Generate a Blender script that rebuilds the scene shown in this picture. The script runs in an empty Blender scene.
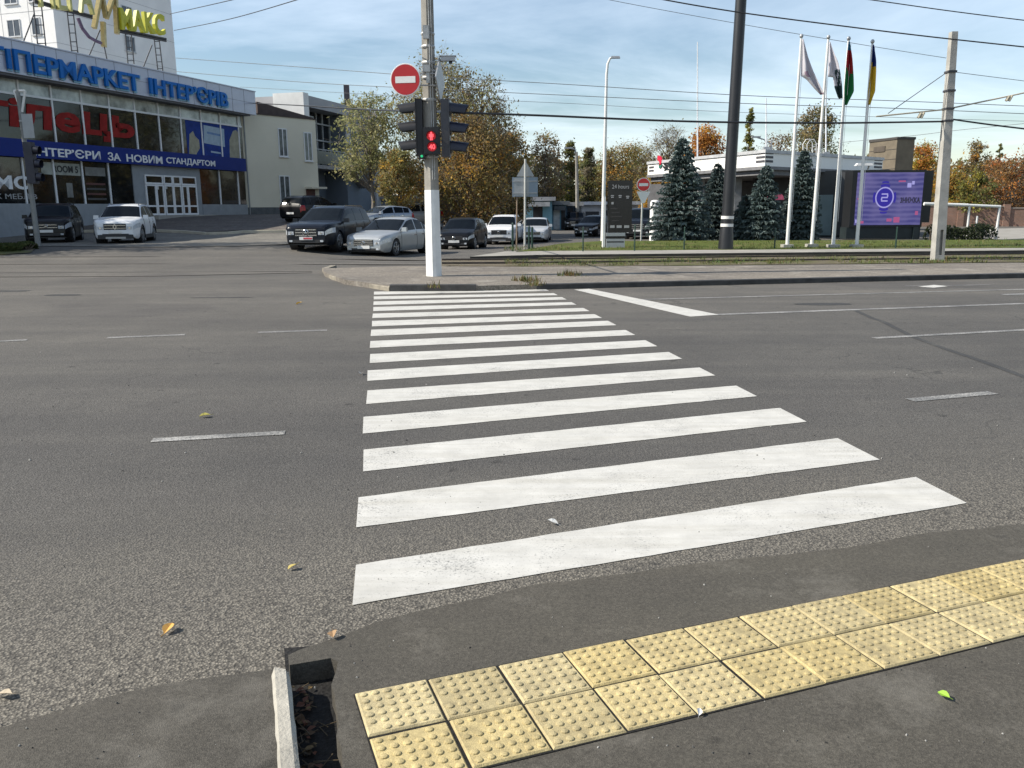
import bpy, bmesh, math, random
from mathutils import Vector, Matrix, noise as mnoise
R = math.radians
rnd = random.Random(7)
scene = bpy.context.scene
C = scene.collection

# ------------------------------------------------------------------ camera
FOC, PITCH, ROLL, CAMH = 830.0, math.atan(175.3/830.0), R(0.4), 1.78
FWD = Vector((0, math.cos(PITCH), -math.sin(PITCH)))
_u0 = Vector((0, math.sin(PITCH), math.cos(PITCH))); _r0 = Vector((1, 0, 0))
RIGHT = _r0*math.cos(ROLL) - _u0*math.sin(ROLL)
UP = _u0*math.cos(ROLL) + _r0*math.sin(ROLL)
EYE = Vector((0, 0, CAMH))
cam_data = bpy.data.cameras.new('camera'); cam = bpy.data.objects.new('camera', cam_data); C.objects.link(cam)
cam_data.sensor_width = 36; cam_data.lens = FOC*36/1024; cam_data.clip_start = 0.05; cam_data.clip_end = 3000
m3 = Matrix((RIGHT, UP, -FWD)).transposed()
cam.matrix_world = Matrix.Translation(EYE) @ m3.to_4x4()
scene.camera = cam

def ray(px, py):
    return FWD*FOC + RIGHT*(px-512) - UP*(py-384)
def D(px, py, Y):                       # the point on a pixel's ray at a depth of Y metres
    d = ray(px, py); return EYE + d*(Y/d.y)
def ss(a, b, x):
    t = min(1, max(0, (x-a)/(b-a))); return t*t*(3-2*t)
def zg(x, y):                           # lie of the land
    left = ss(-4, -9, x)
    z = left*(0.42*ss(24, 36, y) + 0.95*ss(40, 57, y))
    mid = ss(-9, -4, x)*(1-ss(9, 14, x))
    z -= mid*0.22*ss(33, 50, y)
    return z*(1-ss(120, 200, y))
def G(px, py, dz=0.0):                  # where a pixel's ray meets the ground (plus dz)
    d = ray(px, py); t = 0.0
    lo = 1.0; step = 0.4
    y = lo
    while y < 160:
        p = EYE + d*(y/d.y)
        if p.z < zg(p.x, p.y)+dz: break
        y += step if y < 30 else 1.0
    a, b = max(0.2, y-1.2), y
    for _ in range(30):
        m = (a+b)/2; p = EYE + d*(m/d.y)
        if p.z < zg(p.x, p.y)+dz: b = m
        else: a = m
    return EYE + d*(b/d.y)
def GF(px, py, z=0.0):                  # the same on a level plane
    d = ray(px, py); return EYE + d*((z-CAMH)/d.z)

# ------------------------------------------------------------------ materials
def nt(name):
    m = bpy.data.materials.new(name); m.use_nodes = True
    n = m.node_tree; n.nodes.clear()
    o = n.nodes.new('ShaderNodeOutputMaterial'); b = n.nodes.new('ShaderNodeBsdfPrincipled')
    n.links.new(b.outputs[0], o.inputs[0])
    return m, n, b
def N(n, t, **kw):
    x = n.nodes.new(t)
    for k, v in kw.items():
        if k in x.inputs.keys(): x.inputs[k].default_value = v
        else: setattr(x, k, v)
    return x
def mixc(n, fac, a, b, blend='MIX'):
    x = n.nodes.new('ShaderNodeMix'); x.data_type = 'RGBA'; x.blend_type = blend
    for sock, v in ((x.inputs[0], fac), (x.inputs[6], a), (x.inputs[7], b)):
        if isinstance(v, bpy.types.NodeSocket): n.links.new(v, sock)
        elif isinstance(v, (int, float)): sock.default_value = v
        else: sock.default_value = (*v, 1) if len(v) == 3 else v
    return x.outputs[2]
def ramp(n, src, a, b, c0=(0,0,0), c1=(1,1,1)):
    r = n.nodes.new('ShaderNodeValToRGB'); e = r.color_ramp.elements
    e[0].position = a; e[1].position = b; e[0].color = (*c0, 1); e[1].color = (*c1, 1)
    n.links.new(src, r.inputs[0]); return r.outputs[0]
def noise(n, vec, scale, detail=4, rough=0.55):
    x = N(n, 'ShaderNodeTexNoise', Scale=scale, Detail=detail, Roughness=rough)
    if vec is not None: n.links.new(vec, x.inputs['Vector'])
    return x.outputs[0]
def objco(n):
    return n.nodes.new('ShaderNodeTexCoord').outputs['Object']
def math_(n, op, a, b=None, clamp=False):
    x = n.nodes.new('ShaderNodeMath'); x.operation = op; x.use_clamp = clamp
    for s, v in ((x.inputs[0], a), (x.inputs[1], b)):
        if v is None: continue
        if isinstance(v, (int, float)): s.default_value = v
        else: n.links.new(v, s)
    return x.outputs[0]
def bump(n, b, h, strength, dist):
    x = N(n, 'ShaderNodeBump', Strength=strength, Distance=dist)
    n.links.new(h, x.inputs['Height']); n.links.new(x.outputs[0], b.inputs['Normal'])
_mc = {}
def mat(name, col, rough=0.6, metal=0.0, var=0.25, scale=3.0, bmp=0.0, coat=0.0, spec=0.5, emit=0.0, ecol=None):
    if name in _mc: return _mc[name]
    m, n, b = nt(name)
    co = objco(n)
    f = noise(n, co, scale, 5, 0.6)
    f = ramp(n, f, 0.3, 0.7)
    d = tuple(max(0, c*(1-var)) for c in col); l = tuple(min(1, c*(1+var*0.6)) for c in col)
    c = mixc(n, f, d, l)
    n.links.new(c, b.inputs['Base Color'])
    b.inputs['Roughness'].default_value = rough; b.inputs['Metallic'].default_value = metal
    b.inputs['Specular IOR Level'].default_value = spec
    if coat: b.inputs['Coat Weight'].default_value = coat; b.inputs['Coat Roughness'].default_value = 0.04
    if bmp: bump(n, b, noise(n, co, scale*12, 3), bmp, 0.01)
    if emit:
        b.inputs['Emission Color'].default_value = (*(ecol or col), 1); b.inputs['Emission Strength'].default_value = emit
    _mc[name] = m; return m

def asphalt(name, base, fine=150., speck=0.5, coarse_near=False, tint=(1,1,1), bmp=0.5):
    m, n, b = nt(name); co = objco(n)
    v = N(n, 'ShaderNodeTexVoronoi', Scale=fine); n.links.new(co, v.inputs['Vector'])
    cell = n.nodes.new('ShaderNodeSeparateColor'); n.links.new(v.outputs['Color'], cell.inputs[0])
    g = ramp(n, cell.outputs[0], 0.15, 0.95)
    f2 = noise(n, co, fine*0.35, 4, 0.7)
    big = noise(n, co, 0.35, 6, 0.62)
    mid = noise(n, co, 2.3, 5, 0.65)
    lo = tuple(base*t*(1-0.55*speck) for t in tint); hi = tuple(base*t*(1+1.0*speck) for t in tint)
    c = mixc(n, g, lo, hi)
    c = mixc(n, ramp(n, f2, 0.35, 0.7), mixc(n, 1.0, c, (0.62,0.62,0.62), 'MULTIPLY'), c)
    c = mixc(n, 1.0, c, ramp(n, big, 0.3, 0.72, (0.80,0.80,0.81), (1.14,1.13,1.11)), 'MULTIPLY')
    tr_ = n.nodes.new('ShaderNodeMapping'); tr_.inputs['Rotation'].default_value = (0,0,R(-15)); tr_.inputs['Scale'].default_value = (0.07, 1.0, 1); n.links.new(co, tr_.inputs[0])
    track = noise(n, tr_.outputs[0], 1.1, 5, 0.6)
    c = mixc(n, 1.0, c, ramp(n, track, 0.32, 0.7, (0.84,0.84,0.85), (1.17,1.16,1.13)), 'MULTIPLY')
    c = mixc(n, 1.0, c, ramp(n, mid, 0.3, 0.7, (0.94,0.94,0.94), (1.06,1.06,1.05)), 'MULTIPLY')
    spot = noise(n, co, 5.5, 2, 0.4)
    c = mixc(n, ramp(n, spot, 0.70, 0.76), c, mixc(n, 1.0, c, (0.6,0.6,0.6), 'MULTIPLY'))
    if coarse_near:
        sp = n.nodes.new('ShaderNodeSeparateXYZ'); n.links.new(co, sp.inputs[0])
        # worn, stony strip along the gutter (aggregate laid bare), and paler wheel tracks of the far lanes
        wob = math_(n, 'MULTIPLY', mid, 0.9)
        yy = math_(n, 'ADD', math_(n, 'SUBTRACT', sp.outputs[1], math_(n, 'MULTIPLY', sp.outputs[0], 0.27)), wob)
        worn = n.nodes.new('ShaderNodeMapRange'); worn.interpolation_type = 'SMOOTHSTEP'
        n.links.new(yy, worn.inputs[0]); worn.inputs[1].default_value = 6.6; worn.inputs[2].default_value = 3.4
        v2 = N(n, 'ShaderNodeTexVoronoi', Scale=92.); n.links.new(co, v2.inputs['Vector'])
        s2 = n.nodes.new('ShaderNodeSeparateColor'); n.links.new(v2.outputs['Color'], s2.inputs[0])
        stones = mixc(n, ramp(n, s2.outputs[1], 0.1, 0.95), (0.086,0.079,0.067), (0.275,0.25,0.205))
        stones = mixc(n, ramp(n, v2.outputs['Distance'], 0.25, 0.7), stones, mixc(n, 1.0, stones, (0.45,0.45,0.45), 'MULTIPLY'))
        c = mixc(n, math_(n, 'MULTIPLY', worn.outputs[0], 0.9), c, stones)
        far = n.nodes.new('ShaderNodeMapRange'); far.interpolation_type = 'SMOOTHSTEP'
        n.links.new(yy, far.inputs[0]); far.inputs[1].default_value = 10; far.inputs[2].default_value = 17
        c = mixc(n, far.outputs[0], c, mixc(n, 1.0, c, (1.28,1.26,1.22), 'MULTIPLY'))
        # bitumen-sealed and repaired spots
        pat = noise(n, co, 0.16, 3, 0.4)
        c = mixc(n, ramp(n, pat, 0.60, 0.63), c, mixc(n, 1.0, c, (0.86,0.86,0.88), 'MULTIPLY'))
        cr = N(n, 'ShaderNodeTexVoronoi', Scale=0.42, feature='DISTANCE_TO_EDGE')
        wv = n.nodes.new('ShaderNodeVectorMath'); wv.operation = 'ADD'
        nn = N(n, 'ShaderNodeTexNoise', Scale=1.3, Detail=5.0); n.links.new(co, nn.inputs['Vector'])
        n.links.new(co, wv.inputs[0]); n.links.new(nn.outputs['Color'], wv.inputs[1]); n.links.new(wv.outputs[0], cr.inputs['Vector'])
        crack = math_(n, 'MULTIPLY', ramp(n, cr.outputs['Distance'], 0.003, 0.008, (1,1,1), (0,0,0)), ramp(n, big, 0.52, 0.62))
        c = mixc(n, math_(n, 'MULTIPLY', crack, 0.5), c, (0.018,0.018,0.018))
        h = math_(n, 'ADD', v2.outputs['Distance'], math_(n, 'MULTIPLY', f2, 0.6))
    else:
        du = ramp(n, noise(n, co, 1.15, 7, 0.72), 0.54, 0.72)
        c = mixc(n, math_(n, 'MULTIPLY', du, 0.5), c, tuple(base*2.1*t_ for t_ in (1.05, 0.98, 0.85)))
        stn = ramp(n, noise(n, co, 3.1, 6, 0.7), 0.60, 0.74)
        c = mixc(n, math_(n, 'MULTIPLY', stn, 0.35), c, tuple(base*0.45*t_ for t_ in tint))
        h = math_(n, 'ADD', v.outputs['Distance'], math_(n, 'MULTIPLY', f2, 0.7))
    n.links.new(c, b.inputs['Base Color']); b.inputs['Roughness'].default_value = 0.85
    b.inputs['Specular IOR Level'].default_value = 0.35
    bump(n, b, h, bmp, 0.008)
    _mc[name] = m; return m

def paint_mat(name, col, wear, under=0.05):
    m, n, b = nt(name); co = objco(n)
    a = noise(n, co, 70, 6, 0.75); w = noise(n, co, 1.7, 5, 0.65)
    f = math_(n, 'ADD', a, math_(n, 'MULTIPLY', w, 0.45))
    holes = ramp(n, f, 0.93-wear, 1.0-wear*0.7)
    dirt = ramp(n, noise(n, co, 4.0, 7, 0.7), 0.3, 0.75, tuple(c*0.80 for c in col), tuple(min(1, c*1.06) for c in col))
    st = N(n, 'ShaderNodeMapping'); st.inputs['Scale'].default_value = (0.6, 9, 1); st.inputs['Rotation'].default_value = (0,0,R(-62)); n.links.new(co, st.inputs[0])
    strk = ramp(n, noise(n, st.outputs[0], 1.2, 5, 0.7), 0.42, 0.7, (1,1,1), (0.86,0.85,0.82))
    dirt = mixc(n, 1.0, dirt, strk, 'MULTIPLY')
    c = mixc(n, holes, dirt, (under, under, under*0.97))
    n.links.new(c, b.inputs['Base Color']); b.inputs['Roughness'].default_value = 0.75
    bump(n, b, a, 0.25, 0.004)
    _mc[name] = m; return m

def grass_mat(name, g0, g1, dirt, bare=0.5):
    m, n, b = nt(name); co = objco(n)
    c = mixc(n, ramp(n, noise(n, co, 9, 6, 0.75), 0.3, 0.7), g0, g1)
    c = mixc(n, ramp(n, noise(n, co, 0.7, 6, 0.7), bare-0.07, bare+0.1), dirt, c)
    lv = N(n, 'ShaderNodeTexVoronoi', Scale=3.5); n.links.new(co, lv.inputs['Vector'])
    c = mixc(n, ramp(n, lv.outputs['Distance'], 0.07, 0.13, (0.6,0.6,0.6), (0,0,0)), c, (0.32,0.2,0.06))
    n.links.new(c, b.inputs['Base Color']); b.inputs['Roughness'].default_value = 0.9
    b.inputs['Specular IOR Level'].default_value = 0.15
    bump(n, b, noise(n, co, 30, 5, 0.8), 1.0, 0.05)
    _mc[name] = m; return m

def leaf_mat(name, trans=0.35):
    m, n, b = nt(name)
    at = n.nodes.new('ShaderNodeAttribute'); at.attribute_name = 'tint'
    n.links.new(at.outputs['Color'], b.inputs['Base Color']); b.inputs['Roughness'].default_value = 0.65
    b.inputs['Specular IOR Level'].default_value = 0.25
    t = n.nodes.new('ShaderNodeBsdfTranslucent'); n.links.new(at.outputs['Color'], t.inputs[0])
    mx = n.nodes.new('ShaderNodeMixShader'); mx.inputs[0].default_value = trans
    o = [x for x in n.nodes if x.type == 'OUTPUT_MATERIAL'][0]
    n.links.new(b.outputs[0], mx.inputs[1]); n.links.new(t.outputs[0], mx.inputs[2]); n.links.new(mx.outputs[0], o.inputs[0])
    _mc[name] = m; return m
def tint_mat(name, rough=0.8, bmp=0.0, dirt=0.4):
    m, n, b = nt(name); co = objco(n)
    at = n.nodes.new('ShaderNodeAttribute'); at.attribute_name = 'tint'
    d = ramp(n, noise(n, co, 14, 7, 0.75), 0.35, 0.75, (1-dirt,)*3, (1.08,1.08,1.05))
    d2 = ramp(n, noise(n, co, 170, 3, 0.7), 0.3, 0.65, (0.72,0.72,0.70), (1.05,1.05,1.05))
    c = mixc(n, 1.0, mixc(n, 1.0, at.outputs['Color'], d, 'MULTIPLY'), d2, 'MULTIPLY')
    n.links.new(c, b.inputs['Base Color']); b.inputs['Roughness'].default_value = rough
    if bmp: bump(n, b, noise(n, co, 220, 4), bmp, 0.004)
    _mc[name] = m; return m

# ------------------------------------------------------------------ mesh builder
class MB:
    def __init__(s): s.v = []; s.f = []; s.mi = []; s.tint = None
    def face(s, pts, mi=0, tint=None):
        k = len(s.v); s.v += [Vector(p) for p in pts]; s.f.append(tuple(range(k, k+len(pts)))); s.mi.append(mi)
        if tint is not None or s.tint is not None:
            if s.tint is None: s.tint = [(1,1,1)]*(len(s.f)-1)
            s.tint.append(tint or (1,1,1))
    def mesh(s, vs, fs, mi=0, tint=None):
        k = len(s.v); s.v += [Vector(p) for p in vs]
        for f in fs:
            s.f.append(tuple(k+i for i in f)); s.mi.append(mi)
            if tint is not None or s.tint is not None:
                if s.tint is None: s.tint = [(1,1,1)]*(len(s.f)-1)
                s.tint.append(tint or (1,1,1))
        return s
    def box(s, c, size, rz=0, mi=0, rot=None, tint=None, taper=1.0):
        M = rot if rot is not None else Matrix.Rotation(rz, 3, 'Z'); c = Vector(c)
        vs = []
        for z in (-.5, .5):
            t = taper if z > 0 else 1
            for x, y in ((-.5,-.5),(.5,-.5),(.5,.5),(-.5,.5)):
                vs.append(c + M @ Vector((x*size[0]*t, y*size[1]*t, z*size[2])))
        return s.mesh(vs, [(3,2,1,0),(4,5,6,7),(0,1,5,4),(1,2,6,5),(2,3,7,6),(3,0,4,7)], mi, tint)
    def prism(s, poly, z0, z1, mi=0, tint=None):           # poly: plan points, either way round
        a = sum(poly[i][0]*poly[(i+1)%len(poly)][1]-poly[(i+1)%len(poly)][0]*poly[i][1] for i in range(len(poly)))
        if a < 0: poly = poly[::-1]
        n = len(poly)
        f0 = z0 if callable(z0) else (lambda x, y: z0); f1 = z1 if callable(z1) else (lambda x, y: z1)
        vs = [(p[0], p[1], f0(p[0], p[1])) for p in poly] + [(p[0], p[1], f1(p[0], p[1])) for p in poly]
        return s.mesh(vs, [tuple(range(n-1,-1,-1)), tuple(range(n, 2*n))] + [(i, (i+1)%n, n+(i+1)%n, n+i) for i in range(n)], mi, tint)
    def tube(s, pts, rad, n=6, mi=0, cap=True, tint=None):
        pts = [Vector(p) for p in pts]; m = len(pts)
        if not isinstance(rad, (list, tuple)): rad = [rad]*m
        vs = []; ref = None
        for i, p in enumerate(pts):
            t = (pts[min(i+1, m-1)] - pts[max(i-1, 0)])
            t = t.normalized() if t.length > 1e-9 else Vector((0,0,1))
            if ref is None: ref = Vector((1,0,0)) if abs(t.x) < 0.8 else Vector((0,1,0))
            a = (ref - t*ref.dot(t)); a = a.normalized() if a.length > 1e-6 else t.orthogonal().normalized(); b = t.cross(a); ref = a
            for j in range(n):
                an = 2*math.pi*(j+0.5)/n; vs.append(p + (a*math.cos(an)+b*math.sin(an))*rad[i])
        fs = [(i*n+j, i*n+(j+1)%n, (i+1)*n+(j+1)%n, (i+1)*n+j) for i in range(m-1) for j in range(n)]
        if cap: fs += [tuple(range(n-1,-1,-1)), tuple(range((m-1)*n, m*n))]
        return s.mesh(vs, fs, mi, tint)
    def lathe(s, prof, c=(0,0,0), axis=None, n=20, mi=0, cap=True, tint=None):   # prof: (r, h) along axis
        c = Vector(c); ax = Vector(axis or (0,0,1)).normalized(); a = ax.orthogonal().normalized(); b = ax.cross(a)
        vs = [c + ax*h + (a*math.cos(2*math.pi*j/n)+b*math.sin(2*math.pi*j/n))*r for r, h in prof for j in range(n)]
        m = len(prof)
        fs = [(i*n+j, i*n+(j+1)%n, (i+1)*n+(j+1)%n, (i+1)*n+j) for i in range(m-1) for j in range(n)]
        if cap: fs += [tuple(range(n-1,-1,-1)), tuple(range((m-1)*n, m*n))]
        return s.mesh(vs, fs, mi, tint)
    def build(s, name, mats, parent=None, smooth=None, local=True, **props):
        me = bpy.data.meshes.new(name)
        v = s.v
        o = bpy.data.objects.new(name, me); C.objects.link(o)
        if parent is not None:
            o.parent = parent
            if not local:
                inv = WM(parent).inverted(); v = [inv @ p for p in v]
        me.from_pydata([tuple(p) for p in v], [], s.f)
        for m in (mats if isinstance(mats, (list, tuple)) else [mats]): me.materials.append(m)
        me.polygons.foreach_set('material_index', s.mi)
        if s.tint is not None:
            at = me.color_attributes.new('tint', 'FLOAT_COLOR', 'CORNER')
            buf = []
            for p, t in zip(s.f, s.tint): buf += [t[0], t[1], t[2], 1.0]*len(p)
            at.data.foreach_set('color', buf)
        me.update()
        if smooth is not None:
            me.polygons.foreach_set('use_smooth', [True]*len(me.polygons))
            me.set_sharp_from_angle(angle=R(smooth))
        for k, x in props.items(): o[k] = x
        return o
def WM(o):
    m = o.matrix_basis.copy(); p = o.parent
    while p is not None: m = p.matrix_basis @ m; p = p.parent
    return m
def tag(o, label=None, cat=None, group=None, kind=None):
    if label: o['label'] = label
    if cat: o['category'] = cat
    if group: o['group'] = group
    if kind: o['kind'] = kind
    return o
def thing(name, label, cat, loc=(0,0,0), rz=0, group=None):
    o = bpy.data.objects.new(name, None); C.objects.link(o); o.empty_display_size = 0.2
    o.location = loc; o.rotation_euler = (0, 0, rz)
    return tag(o, label, cat, group)
def struct(o, label=None): return tag(o, label, None, None, 'structure')
def copy_tree(o, parent=None):
    c = o.copy(); C.objects.link(c)
    if parent is not None: c.parent = parent
    for ch in list(o.children): copy_tree(ch, c)
    return c
_dg = None
def text_mesh(body, bold=0.0):
    cu = bpy.data.curves.new('text', 'FONT'); cu.body = body; cu.offset = bold; cu.resolution_u = 3; cu.extrude = 0.5
    o = bpy.data.objects.new('text', cu); C.objects.link(o)
    bpy.context.view_layer.update()
    me = bpy.data.meshes.new_from_object(o.evaluated_get(bpy.context.evaluated_depsgraph_get()))
    vs = [v.co.copy() for v in me.vertices]; fs = [tuple(p.vertices) for p in me.polygons]
    bpy.data.objects.remove(o); bpy.data.curves.remove(cu); bpy.data.meshes.remove(me)
    return vs, fs
def text_on(mb, body, P0, xd, up, w, h, depth, bold=0.0, mi=0, slant=0.0):
    """lettering whose ink fills a w x h box that starts at P0, standing out by depth along xd x up"""
    vs, fs = text_mesh(body, bold)
    x0 = min(v.x for v in vs); x1 = max(v.x for v in vs); y0 = min(v.y for v in vs); y1 = max(v.y for v in vs)
    xd = Vector(xd).normalized(); up = Vector(up).normalized(); nn = xd.cross(up); P0 = Vector(P0)
    out = [P0 + xd*((v.x-x0)/(x1-x0)*w + slant*(v.y-y0)/(y1-y0)*h) + up*((v.y-y0)/(y1-y0)*h) + nn*((v.z+0.5)*depth) for v in vs]
    mb.mesh(out, fs, mi)
    return mb
# ------------------------------------------------------------------ world and light
SUN_AZ = R(-95)      # sun stands to the left and a touch behind: direction (sin, cos) in plan
SUN_EL = R(40)
w = bpy.data.worlds.new('World'); scene.world = w; w.use_nodes = True
n = w.node_tree; n.nodes.clear()
sky = n.nodes.new('ShaderNodeTexSky'); sky.sky_type = 'NISHITA'; sky.sun_disc = False
sky.sun_elevation = SUN_EL; sky.sun_rotation = SUN_AZ
sky.air_density = 1.15; sky.dust_density = 0.25; sky.ozone_density = 2.2; sky.altitude = 50
tc = n.nodes.new('ShaderNodeTexCoord')
# thin high cloud: noise on a plane high above (direction divided by its height)
sx = n.nodes.new('ShaderNodeSeparateXYZ'); n.links.new(tc.outputs['Generated'], sx.inputs[0])
zz = math_(n, "MAXIMUM", math_(n, "ADD", sx.outputs[2], 0.10), 0.03)
cx = n.nodes.new('ShaderNodeCombineXYZ')
n.links.new(math_(n, 'DIVIDE', sx.outputs[0], zz), cx.inputs[0]); n.links.new(math_(n, 'DIVIDE', sx.outputs[1], zz), cx.inputs[1])
mp = n.nodes.new('ShaderNodeMapping'); mp.inputs['Rotation'].default_value = (0,0,R(25)); mp.inputs['Scale'].default_value = (0.75, 1.1, 1)
n.links.new(cx.outputs[0], mp.inputs[0])
cn = N(n, 'ShaderNodeTexNoise', Scale=0.42, Detail=8.0, Roughness=0.6); cn.inputs['Distortion'].default_value = 0.5
n.links.new(mp.outputs[0], cn.inputs['Vector'])
cf = ramp(n, cn.outputs[0], 0.40, 0.74)
cloudcol = (10.4, 11.6, 13.0)
c = mixc(n, math_(n, 'MULTIPLY', cf, 0.62), sky.outputs[0], cloudcol)
bg = n.nodes.new('ShaderNodeBackground'); bg.inputs[1].default_value = 0.082
n.links.new(c, bg.inputs[0])
wo = n.nodes.new('ShaderNodeOutputWorld'); n.links.new(bg.outputs[0], wo.inputs[0])
sd = bpy.data.lights.new('sun', 'SUN'); sd.energy = 4.7; sd.angle = R(0.5); sd.color = (1, 0.93, 0.82)
so = bpy.data.objects.new('sun', sd); C.objects.link(so)
sdir = Vector((math.sin(SUN_AZ)*math.cos(SUN_EL), math.cos(SUN_AZ)*math.cos(SUN_EL), math.sin(SUN_EL)))
so.rotation_euler = (-sdir).to_track_quat('-Z', 'Y').to_euler(); so.location = (-30, -5, 40)
vs_ = scene.view_settings; vs_.view_transform = 'Standard'; vs_.look = 'None'; vs_.exposure = 0.68; vs_.gamma = 1

# ------------------------------------------------------------------ shared materials
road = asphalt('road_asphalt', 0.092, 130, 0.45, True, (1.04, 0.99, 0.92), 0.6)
smooth_asph = asphalt('patch_asphalt', 0.081, 210, 0.28, False, (1.09, 1.0, 0.82), 0.25)
walk_asph = asphalt('walk_asphalt', 0.079, 190, 0.3, False, (1.09, 1.0, 0.83), 0.3)
pave_far = asphalt('far_pavement', 0.19, 40, 0.35, False, (1.1, 0.98, 0.83), 0.3)
pave_brown = asphalt('brown_pavement', 0.11, 20, 0.4, False, (1.1, 0.95, 0.85), 0.3)
white_paint = paint_mat('zebra_paint', (0.52, 0.51, 0.475), 0.13, 0.15)
worn_paint = paint_mat('worn_line_paint', (0.40, 0.39, 0.37), 0.33, 0.10)
concrete = mat('concrete', (0.34, 0.325, 0.29), 0.85, var=0.3, scale=1.5, bmp=0.4)
kerb_stone = mat('kerb_stone', (0.36, 0.34, 0.29), 0.85, var=0.35, scale=6, bmp=0.6)
kerb_black = mat('black_kerb_paint', (0.038, 0.037, 0.036), 0.6, var=0.6, scale=4, bmp=0.4)
black_pl = mat('black_plastic', (0.014, 0.014, 0.016), 0.5, var=0.3)
white_pt = mat('white_paint', (0.66, 0.66, 0.64), 0.5, var=0.1, scale=1.2)
grey_metal = mat('grey_metal', (0.36, 0.37, 0.38), 0.45, metal=0.4, var=0.2)
dark_glass = mat('dark_glass', (0.012, 0.014, 0.017), 0.06, var=0.3, scale=0.8, spec=0.8)
dirt_shade_m = asphalt('dirt_and_gap_shade', 0.013, 60, 0.6, False, (1, 0.95, 0.9), 0.6)  # near black: kerb shade on the gutter floor put into the dirt colour

# ------------------------------------------------------------------ ground: one sheet to the horizon
def axis(lo, hi, step, far):
    a = [lo + i*step for i in range(int((hi-lo)/step)+1)]
    k = step; x = lo; pre = []
    while x > -far: k *= 1.5; x -= k; pre.append(x)
    k = step; x = a[-1]; post = []
    while x < far: k *= 1.5; x += k; post.append(x)
    return pre[::-1] + a + post
xs = axis(-60, 60, 2.0, 1500); ys = [y for y in axis(-6, 130, 2.0, 1500)]
g = MB()
vs = [(x, y, zg(x, y)) for y in ys for x in xs]; nx = len(xs)
g.mesh(vs, [(j*nx+i, j*nx+i+1, (j+1)*nx+i+1, (j+1)*nx+i) for j in range(len(ys)-1) for i in range(nx-1)])
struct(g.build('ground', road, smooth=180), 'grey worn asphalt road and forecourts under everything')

def jitter_line(pts, step, amp, seed):
    r = random.Random(seed); out = []
    for a, b in zip(pts, pts[1:]):
        a = Vector(a); b = Vector(b); k = max(1, int((b-a).length/step))
        for i in range(k):
            p = a.lerp(b, i/k); out.append(Vector((p.x + r.uniform(-amp, amp), p.y + r.uniform(-amp, amp), p.z)))
    out.append(Vector(pts[-1])); return out

# ------------------------------------------------------------------ near pavement right of the gutter gap (the dropped kerb)
ZR = 0.09
edge = [(289.5,655),(300,650),(340,635),(413,612),(540,584),(680,566),(848,547),(930,533),(1024,524),(1400,464)]
e = jitter_line([GF(*p, ZR) for p in edge], 0.12, 0.010, 3)
hole = [GF(342,768,ZR), GF(338,735,ZR), GF(336,705,ZR), GF(333,684,ZR), GF(336.5,672,ZR), GF(337.5,661,ZR), GF(330,657.5,ZR), GF(310,661,ZR), GF(289.5,665,ZR)]
hole = jitter_line(hole, 0.05, 0.006, 5)
ex = (GF(342,768,ZR)-GF(336,705,ZR)).normalized()
start = hole[0] + ex*1.6
poly = [start] + hole + e + [Vector((12, -3, ZR)), Vector((start.x, -3, ZR))]
mb = MB(); mb.prism([(p.x, p.y) for p in poly], -0.02, ZR)
struct(mb.build('pavement_ramp', smooth_asph), 'smooth dark asphalt of the dropped kerb in front of the crossing')
# ------------------------------------------------------------------ near pavement left of the gap, its kerb stone
kl = [GF(272,667,0.12), GF(277.5,768,0.12)]; kd = (kl[1]-kl[0])/(kl[1].y-kl[0].y); kat = lambda y: kl[0] + kd*(y-kl[0].y)
le = jitter_line([GF(*p, 0.118) for p in [(-400,806),(-150,767),(0,725),(60,707),(130,687),(200,673),(274,664.5)]], 0.10, 0.012, 9)
rows = []
for i, p in enumerate(le):
    last = i == len(le)-1
    bx = kat(-2.0).x+.015 if last else p.x - .02
    mx_ = (lambda yy: kat(yy).x+.015) if last else (lambda yy: p.x)
    rows.append([Vector((p.x, p.y, -0.01)), Vector((p.x, p.y, 0.100)), Vector((mx_(p.y-.03), p.y-0.03, 0.117)), Vector((mx_(p.y-.3), p.y-0.30, 0.120)), Vector((bx, -2.0, 0.120))])
mb = MB(); m_ = len(rows[0])
mb.mesh([v for r_ in rows for v in r_], [(i*m_+j, (i+1)*m_+j, (i+1)*m_+j+1, i*m_+j+1)[::-1] for i in range(len(rows)-1) for j in range(m_-1)])
struct(mb.build('pavement', walk_asph, smooth=40), 'worn grey asphalt pavement beside the kerb stone')
a0, a1 = GF(271,665,0.13), GF(277,768,0.13); b0, b1 = GF(289,665,0.13), GF(299.5,768,0.13)
L_ = [a0.lerp(a1, t) for t in (0, .03)] + [a0.lerp(a1, t/10) for t in range(1, 52)]
R_ = [b0.lerp(b1, t) for t in (0.01, .035)] + [b0.lerp(b1, t/10) for t in range(1, 52)]
mb = MB(); rr = random.Random(4)
secs = []
for i, (a, b) in enumerate(zip(L_, R_)):
    j = lambda s=0.003: rr.uniform(-s, s)
    rough_ = 0.012 if i < 2 else 0.0025
    dz = -0.02 if i == 0 else 0
    secs.append([Vector((a.x, a.y, -0.03)), Vector((a.x+j(rough_), a.y+j(rough_), 0.118+dz+j(rough_))), Vector((a.x+0.012, a.y, 0.131+dz+j(rough_))),
                 Vector((b.x-0.014, b.y, 0.131+dz+j(rough_))), Vector((b.x+j(rough_), b.y, 0.118+dz+j(rough_))), Vector((b.x+0.004, b.y, -0.03))])
mb.mesh([v for s_ in secs for v in s_], [(i*6+j, i*6+j+1, (i+1)*6+j+1, (i+1)*6+j)[::-1] for i in range(len(secs)-1) for j in range(5)] + [(0,1,2,3,4,5)])
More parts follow.
